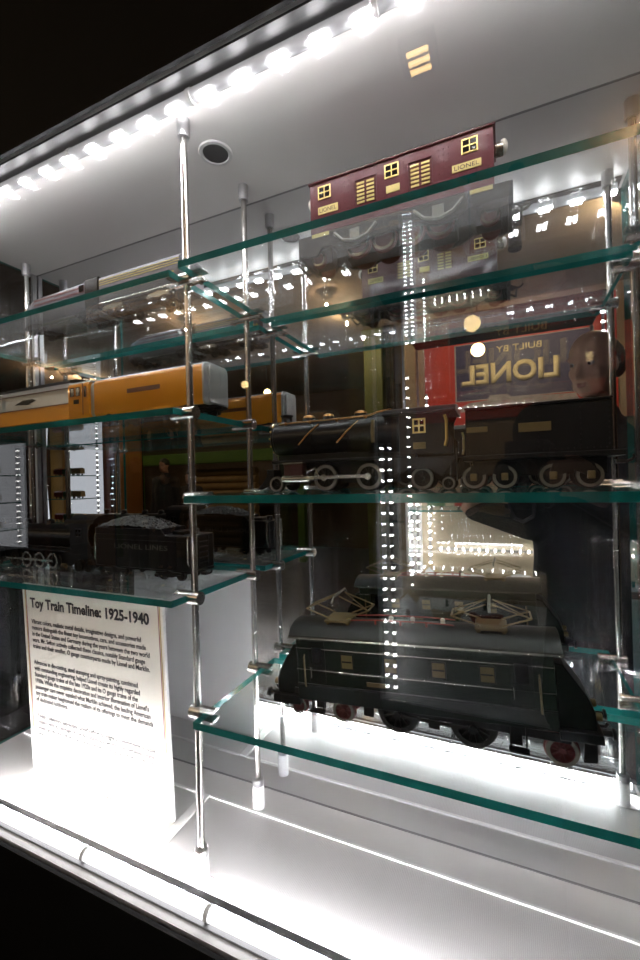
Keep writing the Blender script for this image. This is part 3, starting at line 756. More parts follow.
# ------------------------------------------------------------------ silver passenger car and streamlined car (upper left shelf)
zs = ZL[0]+.0052
t = thing('toy_passenger_car', 'silver toy passenger car with yellow stripes and lettering, upper left shelf', 'toy train car', (-.5705, .5705, zs))
hw = .0310
b = MB().prism(roundbox(hw, .0205, .0700, .006), 'x', -.0925, .0925); b.build('body', M['silver2'], t)
MB().prism([(-hw*.99, .0655), (hw*.99, .0655), (hw*.86, .0705), (hw*.5, .0735), (-hw*.5, .0735), (-hw*.86, .0705)], 'x', -.094, .094).build('roof', M['roof_silver'], t, bev=.001)
for s in (-1, 1):
    st = MB()
    for z in (.0620, .0580, .0540): st.box(-.092, .092, *sorted((s*(hw-.0006), s*(hw+.0007))), z-.0005, z+.0005)
    st.build('stripe', M['letter'], t)
    if s < 0: text_obj('lettering', 'AMERICAN FLYER LINES', M['letter'], t, (-.082, -hw, .0345), .164, .0085, '-y', .0006)
    else: text_obj('lettering', 'AMERICAN FLYER LINES', M['letter'], t, (.082, hw, .0345), .164, .0085, '+y', .0006)
    sl = MB().tube([(-.0925, s*hw, .0212), (.0925, s*hw, .0212)], .0011, 8); sl.build('sill', M['nickel'], t)
MB().box(-.090, .090, -.026, .026, .0165, .0206).box(-.020, .025, -.018, .018, .008, .0166).build('underframe', M['dark_iron'], t, bev=.001)
for x in (-.060, .045): truck(t, x, M['nickel'], M['dark_iron'], r=.0095, L=.050)
for q in (-1, 1): MB().tube([(q*.0925, -.022, .017), (q*.100, -.020, .013), (q*.100, .020, .013), (q*.0925, .022, .017)], .0013, 8).build('step', M['nickel'], t)

t = thing('toy_streamliner_locomotive', 'dark burgundy and grey toy streamliner locomotive with black rear, upper left corner shelf', 'toy locomotive', (-.785, .5705, zs))
sec = [(-.115, .010, .030), (-.106, .020, .044), (-.090, .028, .058), (-.060, hw, .066), (.118, hw, .0715)]
rg = []
for x, w, z in sec:
    p = roundbox(w, .016, z, min(.007, w*.6)); rg.append([(x, a, c) for a, c in p])
MB().rings(rg).build('body', M['silver2'], t)
for s in (-1, 1):
    for z in (.060, .052): MB().box(-.060, .084, *sorted((s*(hw-.0008), s*(hw+.0006))), z-.0018, z+.0018).build('stripe', M['burg'], t)
    MB().box(.070, .082, *sorted((s*(hw-.0005), s*(hw+.0010))), .052, .064).build('cab_window', M['pane'], t)
MB().prism(roundbox(hw+.001, .0155, .0735, .006), 'x', .086, .1185).build('rear_hood', M['blk_matte'], t)
MB().prism([(-.026, .0690), (.026, .0690), (.016, .0750), (-.016, .0750)], 'x', -.050, .086).build('roof_strip', M['burg'], t)
MB().sph((-.1145, 0, .026), (.004, .006, .006), 12, 8).build('headlamp', M['cream'], t)
ub = MB().box(-.095, .112, -.026, .026, .0115, .0165).box(-.03, .03, -.02, .02, .006, .012); ub.build('underframe', M['grey_metal'], t, bev=.001)
truck(t, -.070, M['dark_iron'], M['dark_iron'], r=.0095); truck(t, .080, M['dark_iron'], M['dark_iron'], r=.0095)

# ------------------------------------------------------------------ black tender and steam locomotive (lower left shelf)
zs = ZL[2]+.0052
t = thing('toy_tender', 'black toy tender heaped with coal and lettered side, above the text panel', 'toy tender', (-.585, .575, zs))
hw = .0300
MB().box(-.111, .111, -hw, hw, .019, .078).build('body', M['blk'], t, bev=.0015)
up = MB()
for s in (-1, 1): up.prism([(-.111, .077), (.058, .077), (.047, .0885), (-.111, .0885)], 'y', *sorted((s*hw, s*(hw-.002))))
up.box(-.111, -.109, -hw, hw, .077, .0885).box(.045, .047, -hw, hw, .077, .0885)
up.build('bunker', M['blk'], t, bev=.0005)
cm = MB()
nx, ny = 40, 14; G = [[None]*(ny+1) for _ in range(nx+1)]
for i in range(nx+1):
    for j in range(ny+1):
        u, v = i/nx, j/ny; x = -.108+.152*u; y = -.0275+.055*v
        h = .086+.022*(math.sin(PI*min(1, max(0, u*.9+.08)))**.7)*(math.sin(PI*(v*.8+.1)))+random.uniform(-.0016, .0016)
        G[i][j] = cm.bm.verts.new((x, y, h))
for i in range(nx):
    for j in range(ny): cm.bm.faces.new((G[i][j], G[i+1][j], G[i+1][j+1], G[i][j+1]))
for k in range(160):
    u, v = random.random(), random.random()
    cm.sph((-.106+.148*u, -.026+.052*v, .0865+.0215*math.sin(PI*(u*.9+.05))**.7*math.sin(PI*(v*.8+.1))), random.uniform(.0015, .0030), 5, 4)
cm.build('coal', M['coal'], t, smooth=False)
MB().box(.060, .085, -.016, .016, .0778, .0840).cyl((.096, 0, 0), 'z', .0778, .088, .007, 16).build('water_hatch', M['blk'], t, bev=.001)
for s in (-1, 1):
    text_obj('lettering', 'LIONEL LINES', M['grey_letter'], t, (-.062 if s < 0 else .062, s*hw, .0520), .124, .0085, '-y' if s < 0 else '+y', .0003)
    for x in (-.109, .108): MB().tube([(x, s*(hw+.0005), .030), (x, s*(hw+.003), .033), (x, s*(hw+.003), .074), (x, s*(hw+.0005), .077)], .0012, 8).build('grab_rail', M['nickel'], t)
    MB().box(-.105, .105, *sorted((s*hw, s*(hw+.0006))), .0665, .0680).build('side_seam', M['blk'], t)
ld = MB()
for k in range(5): ld.tube([(.1125, -.012, .030+.009*k), (.1125, .012, .030+.009*k)], .0009, 6)
for y in (-.012, .012): ld.tube([(.1125, y, .026), (.1125, y, .076)], .0010, 6)
ld.build('end_ladder', M['blk'], t)
MB().box(-.114, .114, -.026, .026, .0155, .0195).build('underframe', M['blk_matte'], t)
for x in (-.065, .062): truck(t, x, M['dark_iron'], M['dark_iron'], r=.0098, L=.060, hub=M['brass_paint'])
coupler(t, .114, .012, 1, M['dark_iron'], .016)

t = thing('toy_steam_locomotive', 'plain black toy steam locomotive ahead of the coal tender, lower left shelf', 'toy locomotive', (-.8595, .575, zs))
MB().lathe([(.0001, -.170), (.019, -.169), (.0225, -.164), (.0225, -.110), (.0235, -.109), (.0235, -.105), (.0225, -.104), (.0245, .060), (.0245, .100), (.0001, .100)], (0, 0, .066), 'x', 36).build('boiler', M['blk'], t)
MB().lathe([(.010, 0), (.0075, .004), (.0075, .011), (.0095, .014), (.006, .014)], (-.145, 0, .086), 'z', 18).build('chimney', M['blk'], t)
for x in (-.080, -.005, .05): MB().lathe([(.010, 0), (.008, .004), (.0075, .009), (.004, .012), (.0001, .0125)], (x, 0, .087), 'z', 18).build('dome', M['blk'], t)
b = MB()
for s in (-1, 1):
    b.prism([(.095, .036), (.152, .036), (.152, .054), (.146, .062), (.146, .082), (.152, .096), (.095, .096)], 'y', *sorted((s*.031, s*.0288)))
b.box(.095, .098, -.0288, .0288, .036, .102)
b.build('cab', M['blk'], t, bev=.0005)
MB().prism([(-.033, .094), (.033, .094), (.030, .101), (.018, .108), (0, .1105), (-.018, .108), (-.030, .101)], 'x', .090, .160).build('cab_roof', M['blk'], t, bev=.0006)
b = MB()
for s in (-1, 1): b.box(-.165, .100, *sorted((s*.031, s*.016)), .0385, .0415)
b.box(-.165, .150, -.012, .012, .012, .045)
b.build('running_board', M['blk'], t, bev=.0005)
for s in (-1, 1):
    MB().tube([(-.160, s*.0215, .078), (.090, s*.0225, .080)], .0010, 8).build('handrail', M['dark_iron'], t)
    frame_window(t, .120, .0765, .018, .016, s*.031, s, M['blk'], M['pane'])
    MB().box(-.160, -.125, *sorted((s*.034, s*.018)), .018, .038).build('cylinder_block', M['blk'], t, bev=.003)
    for x, r, n in ((-.150, .0095, 0), (-.090, .0160, 12), (-.050, .0160, 12), (-.010, .0160, 12), (.030, .0160, 12), (.105, .0110, 0), (.132, .0110, 0)):
        wheel('wheel', M['dark_iron'], t, x, s*.0190, r*1.1, r, .006, spokes=n, side=s, rim=M['nickel'] if x > -.06 and n else M['dark_iron'])
    MB().box(-.115, .034, *sorted((s*.0250, s*.0235)), .0160, .0200).build('side_rod', M['nickel'], t)
MB().prism([(-.185, .006), (-.168, .006), (-.160, .034), (-.168, .034)], 'y', -.025, .025).build('pilot', M['blk'], t)

# ------------------------------------------------------------------ text panel
t = thing('text_panel', 'white upright text panel about toy trains standing on the left of the case floor', 'sign', (-.7355, .5660, ZB+.0006), (math.radians(2.0), 0, 0))
MB().box(-.1905, .1905, .0, .006, .0, .394).build('board', M['foam'], t, bev=.0008)
MB().box(-.1895, .1895, -.0008, .0, .001, .393).build('printed_sheet', M['paper'], t)
ln = MB()
for x in (-.1785, .1810): ln.box(x-.0007, x+.0007, -.0012, -.0008, .004, .388)
ln.box(-.1785, .1810, -.0012, -.0008, .3873, .3887)
ln.build('maroon_border', M['maroon_ink'], t)
ln = MB()
for x in (-.1815, .1840): ln.box(x-.0010, x+.0010, -.0012, -.0008, .004, .391)
ln.box(-.1815, .1840, -.0012, -.0008, .3900, .3915)
ln.build('gold_border', M['gold_ink'], t)
ti = text_obj('title', 'Toy Train Timeline: 1925-1940', M['ink'], t, (-.1670, -.0008, .3395), .326, .0275, '-y', .0005, bold=.03)
P1 = ['Vibrant colors, realistic metal details, imaginative designs, and powerful', 'motors distinguish the finest toy locomotives, cars, and accessories made', 'in the United States and Germany during the years between the two world', 'wars. Mr. Sefton actively collected these classics, notably Standard gauge', 'trains and their smaller, O gauge counterparts made by Lionel and Marklin.']
P2 = ['Advances in die-casting, steel stamping and spray-painting, combined', 'with outstanding engineering, helped Lionel create its highly regarded', 'Standard gauge trains of the late 1920s and its O gauge trains of the', '1930s. While the exquisite decoration and interior illumination of Lionel\'s', 'passenger cars never equaled what Marklin achieved, the leading American', 'toy train maker heightened the realism of its offerings to meet the demands', 'of dedicated hobbyists.']
P3 = ['Today, collectors appreciate Lionel\'s effort to juggle a commitment to scale', 'realism with its heritage of toy like beauty and whimsy. Nonetheless, many', 'prefer an old toy, rather than a scale model, to bring back their childhood', 'years.']
for top, P in ((.322, P1), (.237, P2), (.125, P3)):
    hgt = .0132*(len(P)-1)+.0105
    text_obj('paragraph', '\n'.join(P), M['ink'], t, (-.1660, -.0008, top-hgt), .322 if len(P) > 4 else .324, hgt, '-y', .0004, bold=.012)

# ================================================================== the room in front of the case (seen in the mirror and in the glass)
struct(MB().box(-9, 3.2, -6.2, YG-.017, ZF-.05, ZF).build('floor', M['room_floor']))
struct(MB().box(-9, 3.2, -6.2, YG-.017, ZC, ZC+.05).build('ceiling', M['room_ceiling']))
struct(MB().box(-9, 3.2, -6.25, -6.2, ZF, ZC).build('wall_rear', M['room_wall']))
struct(MB().box(3.2, 3.25, -6.2, YG+.6, ZF, ZC).build('wall_east', M['room_wall']))
struct(MB().box(-9.05, -9, -6.2, YG+.6, ZF, ZC).build('wall_west', M['room_wall']))
struct(MB().box(-9, XE-.8, YG-.016, YG+.02, ZF, ZC).build('wall_front', M['black']))
struct(MB().box(XW+1.2, 3.2, YG-.016, YG+.02, ZF, ZC).build('wall_front', M['black']))
struct(MB().box(-.98, 3.2, -3.30, -3.16, ZF, ZC).build('wall_partition', M['taupe']))

def slab_thing(name, label, cat, x0, x1, y0, y1, z0, z1, m, group=None, bev=.01):
    cx, cy = (x0+x1)/2, (y0+y1)/2
    o = MB().box(x0-cx, x1-cx, y0-cy, y1-cy, 0, z1-z0).build(name, M[m], bev=bev); o.location = (cx, cy, z0)
    return tag(o, label, cat, group)
def pillar(label, x, y, w, m, z1=None):
    t = thing('pillar', label, 'pillar', (x, y, ZF))
    H = (z1 or ZC)-ZF
    MB().box(-w/2, w/2, -w/2, w/2, .12, H-.08).build('shaft', M[m], t, bev=.012)
    MB().box(-w/2-.02, w/2+.02, -w/2-.02, w/2+.02, 0, .12).build('plinth', M[m], t, bev=.008)
    MB().box(-w/2-.02, w/2+.02, -w/2-.02, w/2+.02, H-.08, H-.001).build('capital', M[m], t, bev=.008)
pillar('olive green pillar reflected above the steam locomotive boiler', -1.36, -3.40, .22, 'pillar_green')
pillar('dark pillar reflected just left of the amber panel', -1.16, -3.30, .09, 'black')
def panel(label, x0, x1, y, z0, z1, m, name='wall_panel'):
    t = thing(name, label, 'panel', ((x0+x1)/2, y, ZF))
    w = x1-x0
    MB().box(-w/2, w/2, -.02, .02, z0-ZF, z1-ZF).build('sheet', M[m], t, bev=.006)
    for s in (-1, 1): MB().box(s*(w/2-.04)-.02, s*(w/2-.04)+.02, -.06, -.02, 0, z1-ZF-.05).box(s*(w/2-.04)-.03, s*(w/2-.04)+.03, -.20, .12, 0, .02).build('post', M['black'], t)
panel('amber panel reflected between the dark pillar and the red poster', -1.10, -.84, -3.6, .30, 1.6, 'amber')
panel('orange banner panel reflected at the left, beside the bright showcase', -5.85, -5.30, -3.6, -1.2, .62, 'rust')
panel('red-brown panel reflected left of the bright showcase', -3.95, -3.20, -1.25, -1.2, .42, 'redbrown')
panel('narrow amber panel reflected beside the glowing white showcase edge', -3.45, -3.30, -.92, -1.2, .40, 'amber')
# green beam on posts and the log wall under it
t = thing('green_beam', 'long green beam on posts reflected behind the dark silhouettes', 'beam', (-4.7, -4.7, ZF))
MB().box(-1.9, 1.8, -.08, .08, 1.66, 1.86).build('beam', M['beam_green'], t, bev=.01)
for x in (-1.8, 1.7): MB().box(x-.06, x+.06, -.06, .06, 0, 1.66).build('post', M['beam_green'], t, bev=.01)
t = thing('log_wall', 'short wall of pale stacked logs reflected between the two silhouettes', 'wall', (-4.75, -4.95, ZF))
for k in range(12): MB().cyl((0, 0, .071+.13*k), 'x', -.75, .75, .068, 16).build('log', M['log'], t)

# opposite showcase with LED tubes
def led_string(parent, p0, p1, n, m='led_far'):
    p0, p1 = Vector(p0), Vector(p1); d = p1-p0
    tb = MB().tube([p0, p1], .006, 10).build('light_tube', M['tube_far'], parent)
    base = None
    for k in range(n):
        q = p0+d*((k+.5)/n)
        if base is None: base = MB().sph((0, 0, 0), .0070, 8, 6).build('led', M[m], tb); o = base
        else: o = base.copy(); C.objects.link(o); o.parent = tb
        o.location = q
    return tb
t = thing('showcase', 'tall glass showcase with strings of LEDs, reflected above the green locomotive', 'showcase', (-.02, -.95, ZF))
W, D = .45, .20     # half width, half depth
MB().box(-W, W, -D, D, 0, .44).build('base', M['black'], t, bev=.006)
MB().box(-W, W, -D, D, 2.07, 2.10).build('top', M['black'], t, bev=.006)
MB().box(-W+.01, W-.01, -D+.01, D-.01, .440, .446).build('case_floor', M['panel_white'], t)
MB().box(-W+.09, W-.04, -D+.014, D-.06, .446, .752).build('plinth', M['panel_white'], t)
MB().box(-W+.01, W-.01, -D+.004, -D+.012, .447, 1.245).build('back_panel', M['beige'], t)
MB().box(-W+.004, -W+.012, -D+.01, D-.06, .447, 1.245).build('side_panel', M['panel_white'], t)
for sx in (-1, 1):
    for sy in (-1, 1): MB().box(sx*(W-.006)-.006, sx*(W-.006)+.006, sy*(D-.006)-.006, sy*(D-.006)+.006, .44, 2.07).build('post', M['steel'], t)
gp = slab(-W+.014, W-.014, D-.009, D-.003, .447, 2.065, 'front_pane', 'y', 'front_glass'); gp.parent = t
gp = slab(-W+.014, W-.014, -D+.03, D-.03, 1.135, 1.143, 'glass_shelf', 'z', 'glass'); gp.parent = t
led_string(t, (-W+.024, D-.024, .465), (-W+.024, D-.024, 1.45), 23)
led_string(t, (-W+.056, D-.024, .465), (-W+.056, D-.024, 1.45), 23)
led_string(t, (-W+.060, -D+.03, .465), (-W+.060, -D+.03, 1.80), 29)
led_string(t, (W-.024, D-.024, 1.1), (W-.024, D-.024, 2.03), 22)
led_string(t, (-W+.10, -D+.03, .895), (W-.05, -D+.03, .895), 18)
# models in the showcase
zf = ZF+.7525
t = thing('model_house', 'little white model house in the opposite showcase, reflected over the green locomotive', 'model house', (-.37, -.86, zf))
MB().prism([(-.03, 0), (.03, 0), (.03, .06), (0, .09), (-.03, .06)], 'y', -.03, .03).build('walls', M['panel_white'], t)
MB().prism([(-.036, .058), (0, .094), (.036, .058), (.036, .063), (0, .1), (-.036, .063)], 'y', -.034, .034).build('roof', M['toy_tan'], t)
MB().box(-.008, .008, .030, .0312, 0, .03).build('door', M['brown'], t)
t = thing('model_bowl', 'small white bowl in the opposite showcase', 'bowl', (.06, -.84, zf))
MB().lathe([(.02, 0), (.035, .03), (.045, .07), (.042, .07), (.03, .03), (.0001, .01)], n=24).build('bowl', M['panel_white'], t)
for x, m, lab in ((-.22, 'toy_tan', 'tan model ferry on the floor of the opposite showcase'), (-.08, 'toy_red', 'red model ferry on the floor of the opposite showcase')):
    t = thing('model_boat', lab, 'model boat', (x, -.85, zf))
    MB().prism([(-.06, .03), (-.045, 0), (.045, 0), (.065, .035)], 'y', -.016, .016).build('hull', M[m], t, bev=.003)
    MB().box(-.03, .02, -.011, .011, .032, .05).build('cabin', M['panel_white'], t, bev=.001)
    MB().cyl((0, 0, 0), 'z', .05, .075, .006, 12).build('funnel', M['black'], t)
zf2 = ZF+1.1435
for x, m, lab in ((-.34, 'toy_green', 'green model wagon on the glass shelf of the opposite showcase'), (-.20, 'toy_red', 'red model wagon on the glass shelf of the opposite showcase'), (-.05, 'toy_tan', 'tan model wagon on the glass shelf of the opposite showcase')):
    t = thing('model_wagon', lab, 'model wagon', (x, -.92, zf2))
    MB().prism([(-.016, .012), (.016, .012), (.016, .04), (0, .048), (-.016, .04)], 'x', -.045, .045).build('body', M[m], t, bev=.001)
    for q in (-.025, .025):
        for s in (-1, 1): wheel('wheel', M['dark_iron'], t, q, s*.011, .0066, .006, .004, side=s)

# bright showcase at the left
t = thing('showcase', 'bright white narrow showcase with small exhibits, reflected at the far left', 'showcase', (-2.83, -.62, ZF))
MB().box(-.17, .17, -.14, .14, 0, .95).build('base', M['black'], t, bev=.006)
MB().box(-.17, .17, -.14, -.13, .95, 1.58).build('back_panel', M['lightbox'], t)
MB().box(-.17, .17, -.14, .14, 1.58, 1.62).build('top', M['black'], t, bev=.006)
for sx in (-1, 1): MB().box(sx*.165-.005, sx*.165+.005, .125, .14, .95, 1.58).build('post', M['steel'], t)
led_string(t, (.150, -.11, .97), (.150, -.11, 1.55), 16, 'led_soft')
shz = (1.06, 1.22, 1.38)
for z in shz: g = slab(-.16, .16, -.125, .085, z, z+.006, 'glass_shelf', 'z', 'glass'); g.parent = t
for i, z in enumerate(shz):
    for k, (x, m) in enumerate(((-.12, 'toy_red'), (.0, 'toy_green'), (.12, 'toy_tan'))):
        col = {'toy_red': 'red', 'toy_green': 'green', 'toy_tan': 'tan'}[m]; row = ('bottom', 'middle', 'top')[i]
        u = thing('toy_wagon', f'{col} toy wagon on the {row} shelf of the bright left showcase', 'toy wagon', (-2.83+x*.8, -.62, ZF+z+.0062))
        MB().prism([(-.018, .012), (.018, .012), (.018, .045), (0, .054), (-.018, .045)], 'x', -.045, .045).build('body', M[m], u, bev=.001)
        for q in (-.025, .025):
            for s in (-1, 1): wheel('wheel', M['dark_iron'], u, q, s*.012, .0066, .006, .004, side=s)
# lit glass edge of another showcase, stood in for by an added glowing column
t = thing('lit_case_edge', 'slim glowing white column standing in for a lit showcase edge, left of the bright showcase', 'lamp', (-3.30, -.78, ZF))
MB().lathe([(.09, 0), (.09, .02), (.03, .03)], n=24).build('foot', M['black'], t)
MB().tube([(0, 0, .03), (0, 0, .55)], .018, 12).build('stem', M['black'], t)
MB().tube([(0, 0, .55), (-.09, 0, 1.62)], .030, 14).build('diffuser', M['strip_white'], t)

# poster
t = thing('poster', 'red poster with dark blue panel and big cream lettering, reflected beside the face', 'poster', (.10, -3.16, .50))
MB().box(-.85, .85, 0, .03, 0, 1.14).build('board', M['poster_red'], t, bev=.004)
MB().box(-.53, .66, .03, .034, .27, .83).build('blue_panel', M['poster_blue'], t)
fr = MB().box(-.545, .675, .03, .035, .83, .838).box(-.545, .675, .03, .035, .262, .27).box(-.545, -.53, .03, .035, .262, .838).box(.66, .675, .03, .035, .262, .838).build('panel_border', M['poster_grey'], t)
text_obj('lettering', 'BUILT BY', M['poster_cream'], t, (.25, .034, .715), .40, .062, '+y', .003, bold=.012)
sh = text_obj('lettering_shadow', 'LIONEL', M['poster_grey'], t, (.400, .034, .405), .89, .215, '+y', .002, bold=.045)
text_obj('lettering', 'LIONEL', M['poster_cream'], t, (.385, .036, .42), .86, .20, '+y', .004, bold=.03)
b = MB().prism([(.55, .19), (.52, .25), (-.02, .265), (-.06, .30), (-.22, .30), (-.24, .255), (-.42, .24), (-.50, .20), (-.50, .155), (.55, .155)], 'y', .03, .036)
for x in (.40, .28, .16, .0, -.15, -.32): b.cyl((x, 0, .15), 'y', .03, .040, .045, 18)
b.build('printed_train', M['poster_grey'], t)

# lamps of the room: pendants, a slatted lamp, and added lamps that brighten it
def pendant(x, y, z, label, r=.045):
    t = thing('pendant_lamp', label, 'lamp', (x, y, ZC), group='warm pendant lamps of the room')
    MB().lathe([(.05, -.001), (.05, -.02), (.01, -.03)], n=20).build('canopy', M['black'], t)
    MB().tube([(0, 0, -.02), (0, 0, z-ZC+r)], .004, 8).build('cord', M['black'], t)
    MB().sph((0, 0, z-ZC), r, 20, 12).build('globe', M['globe'], t)
pendant(-.147, -1.65, .855, 'glowing round pendant lamp reflected on the blue part of the poster')
pendant(-2.95, -3.6, 1.22, 'small glowing pendant lamp reflected right of the orange car')
t = thing('ceiling_lamp', 'ceiling lamp with three warm slats, seen as golden streaks on the case ceiling', 'lamp', (-.275, -.86, ZC))
MB().box(-.07, .07, -.07, .07, -.05, -.001).build('housing', M['black'], t, bev=.004)
for k in (-1, 0, 1): MB().box(-.042, .042, k*.040-.005, k*.040+.005, -.056, -.0502).build('slat', M['warm_slat'], t)
t = thing('added_spotlight', 'black lamp added on the room ceiling to light the red poster', 'added_spotlight', (.1, -1.75, ZC))  # lamp added to brighten the poster
MB().lathe([(.04, -.001), (.04, -.025), (.012, -.03)], n=20).build('mount', M['black'], t)
b = MB().tube([(0, 0, -.03), (0, 0, -.12)], .008, 8)
b.tube([(0, .05, -.10), (0, -.06, -.16)], [.035, .045], 16); b.build('head', M['black'], t)
li = bpy.data.lights.new('poster_fill', 'SPOT'); li.energy = 48; li.spot_size = math.radians(75); li.spot_blend = .5; li.color = (1, .80, .55); li.shadow_soft_size = .015
lo = bpy.data.objects.new('poster_fill', li); C.objects.link(lo); lo.parent = t; lo.location = (0, -.07, -.17)
lo.rotation_euler = (Vector((0, -1.41, -.62))).to_track_quat('-Z', 'Y').to_euler()
for i, (x, y, z, e) in enumerate(((-3.0, -2.6, 1.60, 22), (-6.0, -3.2, 1.60, 26), (.75, -1.75, 1.60, 17), (-1.45, -2.7, 1.6, 16))):  # lamps added to brighten the room, its partition and the pillar
    t = thing('added_downlight', ('warm ceiling lamp added to light the left exhibits', 'warm ceiling lamp added to light the far left panels', 'warm ceiling lamp added to light the wall around the red poster', 'warm ceiling lamp added to brighten the olive pillar')[i], 'lamp', (x, y, ZC), group='added ceiling lamps that light the room')
    MB().lathe([(.06, -.001), (.06, -.05), (.05, -.05), (.045, -.01), (.0001, -.01)], n=24).build('housing', M['black'], t)
    MB().sph((0, 0, -.022), .012, 14, 8).build('bulb', M['globe'], t)
    li = bpy.data.lights.new('room_fill', 'POINT'); li.energy = e; li.color = (1, .76, .50); li.shadow_soft_size = .010
    lo = bpy.data.objects.new('room_fill', li); C.objects.link(lo); lo.parent = t; lo.location = (0, 0, -.12)

# ------------------------------------------------------------------ people
def remesh(b, name, m, parent, vox, it=4):
    o = b.build(name, m, None); md = o.modifiers.new('r', 'REMESH'); md.mode = 'VOXEL'; md.voxel_size = vox; md.use_smooth_shade = True
    s = o.modifiers.new('s', 'SMOOTH'); s.factor = .5; s.iterations = it
    bpy.context.view_layer.update()
    me = bpy.data.meshes.new_from_object(o.evaluated_get(bpy.context.evaluated_depsgraph_get()))
    old = o.data; o.modifiers.clear(); o.data = me; bpy.data.meshes.remove(old); me.name = name
    for p in me.polygons: p.use_smooth = True
    if not me.materials: me.materials.append(m)
    if parent: o.parent = parent
    return o

def hand(b, wrist, d, palm_n, curl, side, s=1.0):
    """palm and five fingers; d = pointing direction, palm_n = palm normal, side = direction of the thumb"""
    d, n, u = Vector(d).normalized(), Vector(palm_n).normalized(), Vector(side).normalized()
    w = Vector(wrist); pc = w+d*.045*s
    for k, off in enumerate((-.030, -.010, .010, .030)): b.capsule(w+u*off*.6*s+d*.01*s, w+d*.085*s+u*off*s, .014*s, .011*s, 8)
    for k, (off, L) in enumerate(((.030, .068), (.010, .076), (-.010, .070), (-.030, .054))):
        p = w+d*.088*s+u*off*s; a = 0.; dd = d
        for j, f in enumerate((.44, .31, .25)):
            a += curl*(.7 if j == 0 else 1.); dd = d*math.cos(a)+n*math.sin(a)
            q = p+dd*L*f*s; b.capsule(p, q, (.0090-.0010*j)*s, (.0083-.0010*j)*s, 8); p = q
    p = w+u*.022*s+d*.020*s
    for j, (dv, L) in enumerate((((d*.55+u*.75+n*.25), .038), ((d*.85+u*.35+n*.4), .032), ((d*.9+u*.05+n*.45), .025))):
        q = p+dv.normalized()*L*s; b.capsule(p, q, (.0125-.0015*j)*s, (.0110-.0015*j)*s, 8); p = q

def head(b, parts, H, fwd, up, vox):
    f = Vector(fwd).normalized(); u = Vector(up); r = f.cross(u).normalized(); u = r.cross(f).normalized()
    R = Matrix((r, f, u)).transposed().to_4x4()
    T = Matrix.Translation(H) @ R @ Matrix.Scale(.90, 4)
    hb = MB()
    hb.sph((0, -.012, .032), (.076, .097, .088), 24, 16)        # skull
    hb.sph((0, .020, -.030), (.060, .066, .082), 20, 14)        # face
    hb.sph((0, .056, -.099), (.024, .020, .017), 14, 10)        # chin
    hb.sph((0, .030, -.072), (.046, .050, .046), 16, 12)        # mouth mass
    for s in (-1, 1):
        hb.sph((s*.040, .010, -.074), (.018, .050, .030), 12, 8)  # jaw
        hb.sph((s*.036, .055, -.026), (.024, .018, .022), 12, 8)  # cheek
        hb.sph((s*.030, .074, .027), (.025, .011, .008), 12, 8)   # brow
        hb.sph((s*.076, -.006, -.008), (.008, .018, .030), 12, 8)  # ear
        hb.sph((s*.009, .091, -.036), (.009, .010, .008), 10, 8)  # nostril wing
    for s in (-1, 1): hb.sph((s*.031, .0690, .0170), (.016, .0125, .0050), 12, 8).sph((s*.031, .0690, -.0015), (.015, .0115, .0040), 12, 8)
    hb.capsule((0, .080, .014), (0, .104, -.026), .0085, .0115, 12)   # nose
    hb.sph((0, .076, -.062), (.022, .012, .006), 12, 8).sph((0, .075, -.073), (.019, .012, .007), 12, 8)
    hb.capsule((0, -.025, -.06), (0, -.045, -.19), .050, .054, 16)
    hb.bm.transform(T)
    me = bpy.data.meshes.new('tmp'); hb.bm.to_mesh(me); hb.bm.free(); b.bm.from_mesh(me); bpy.data.meshes.remove(me)
    return T

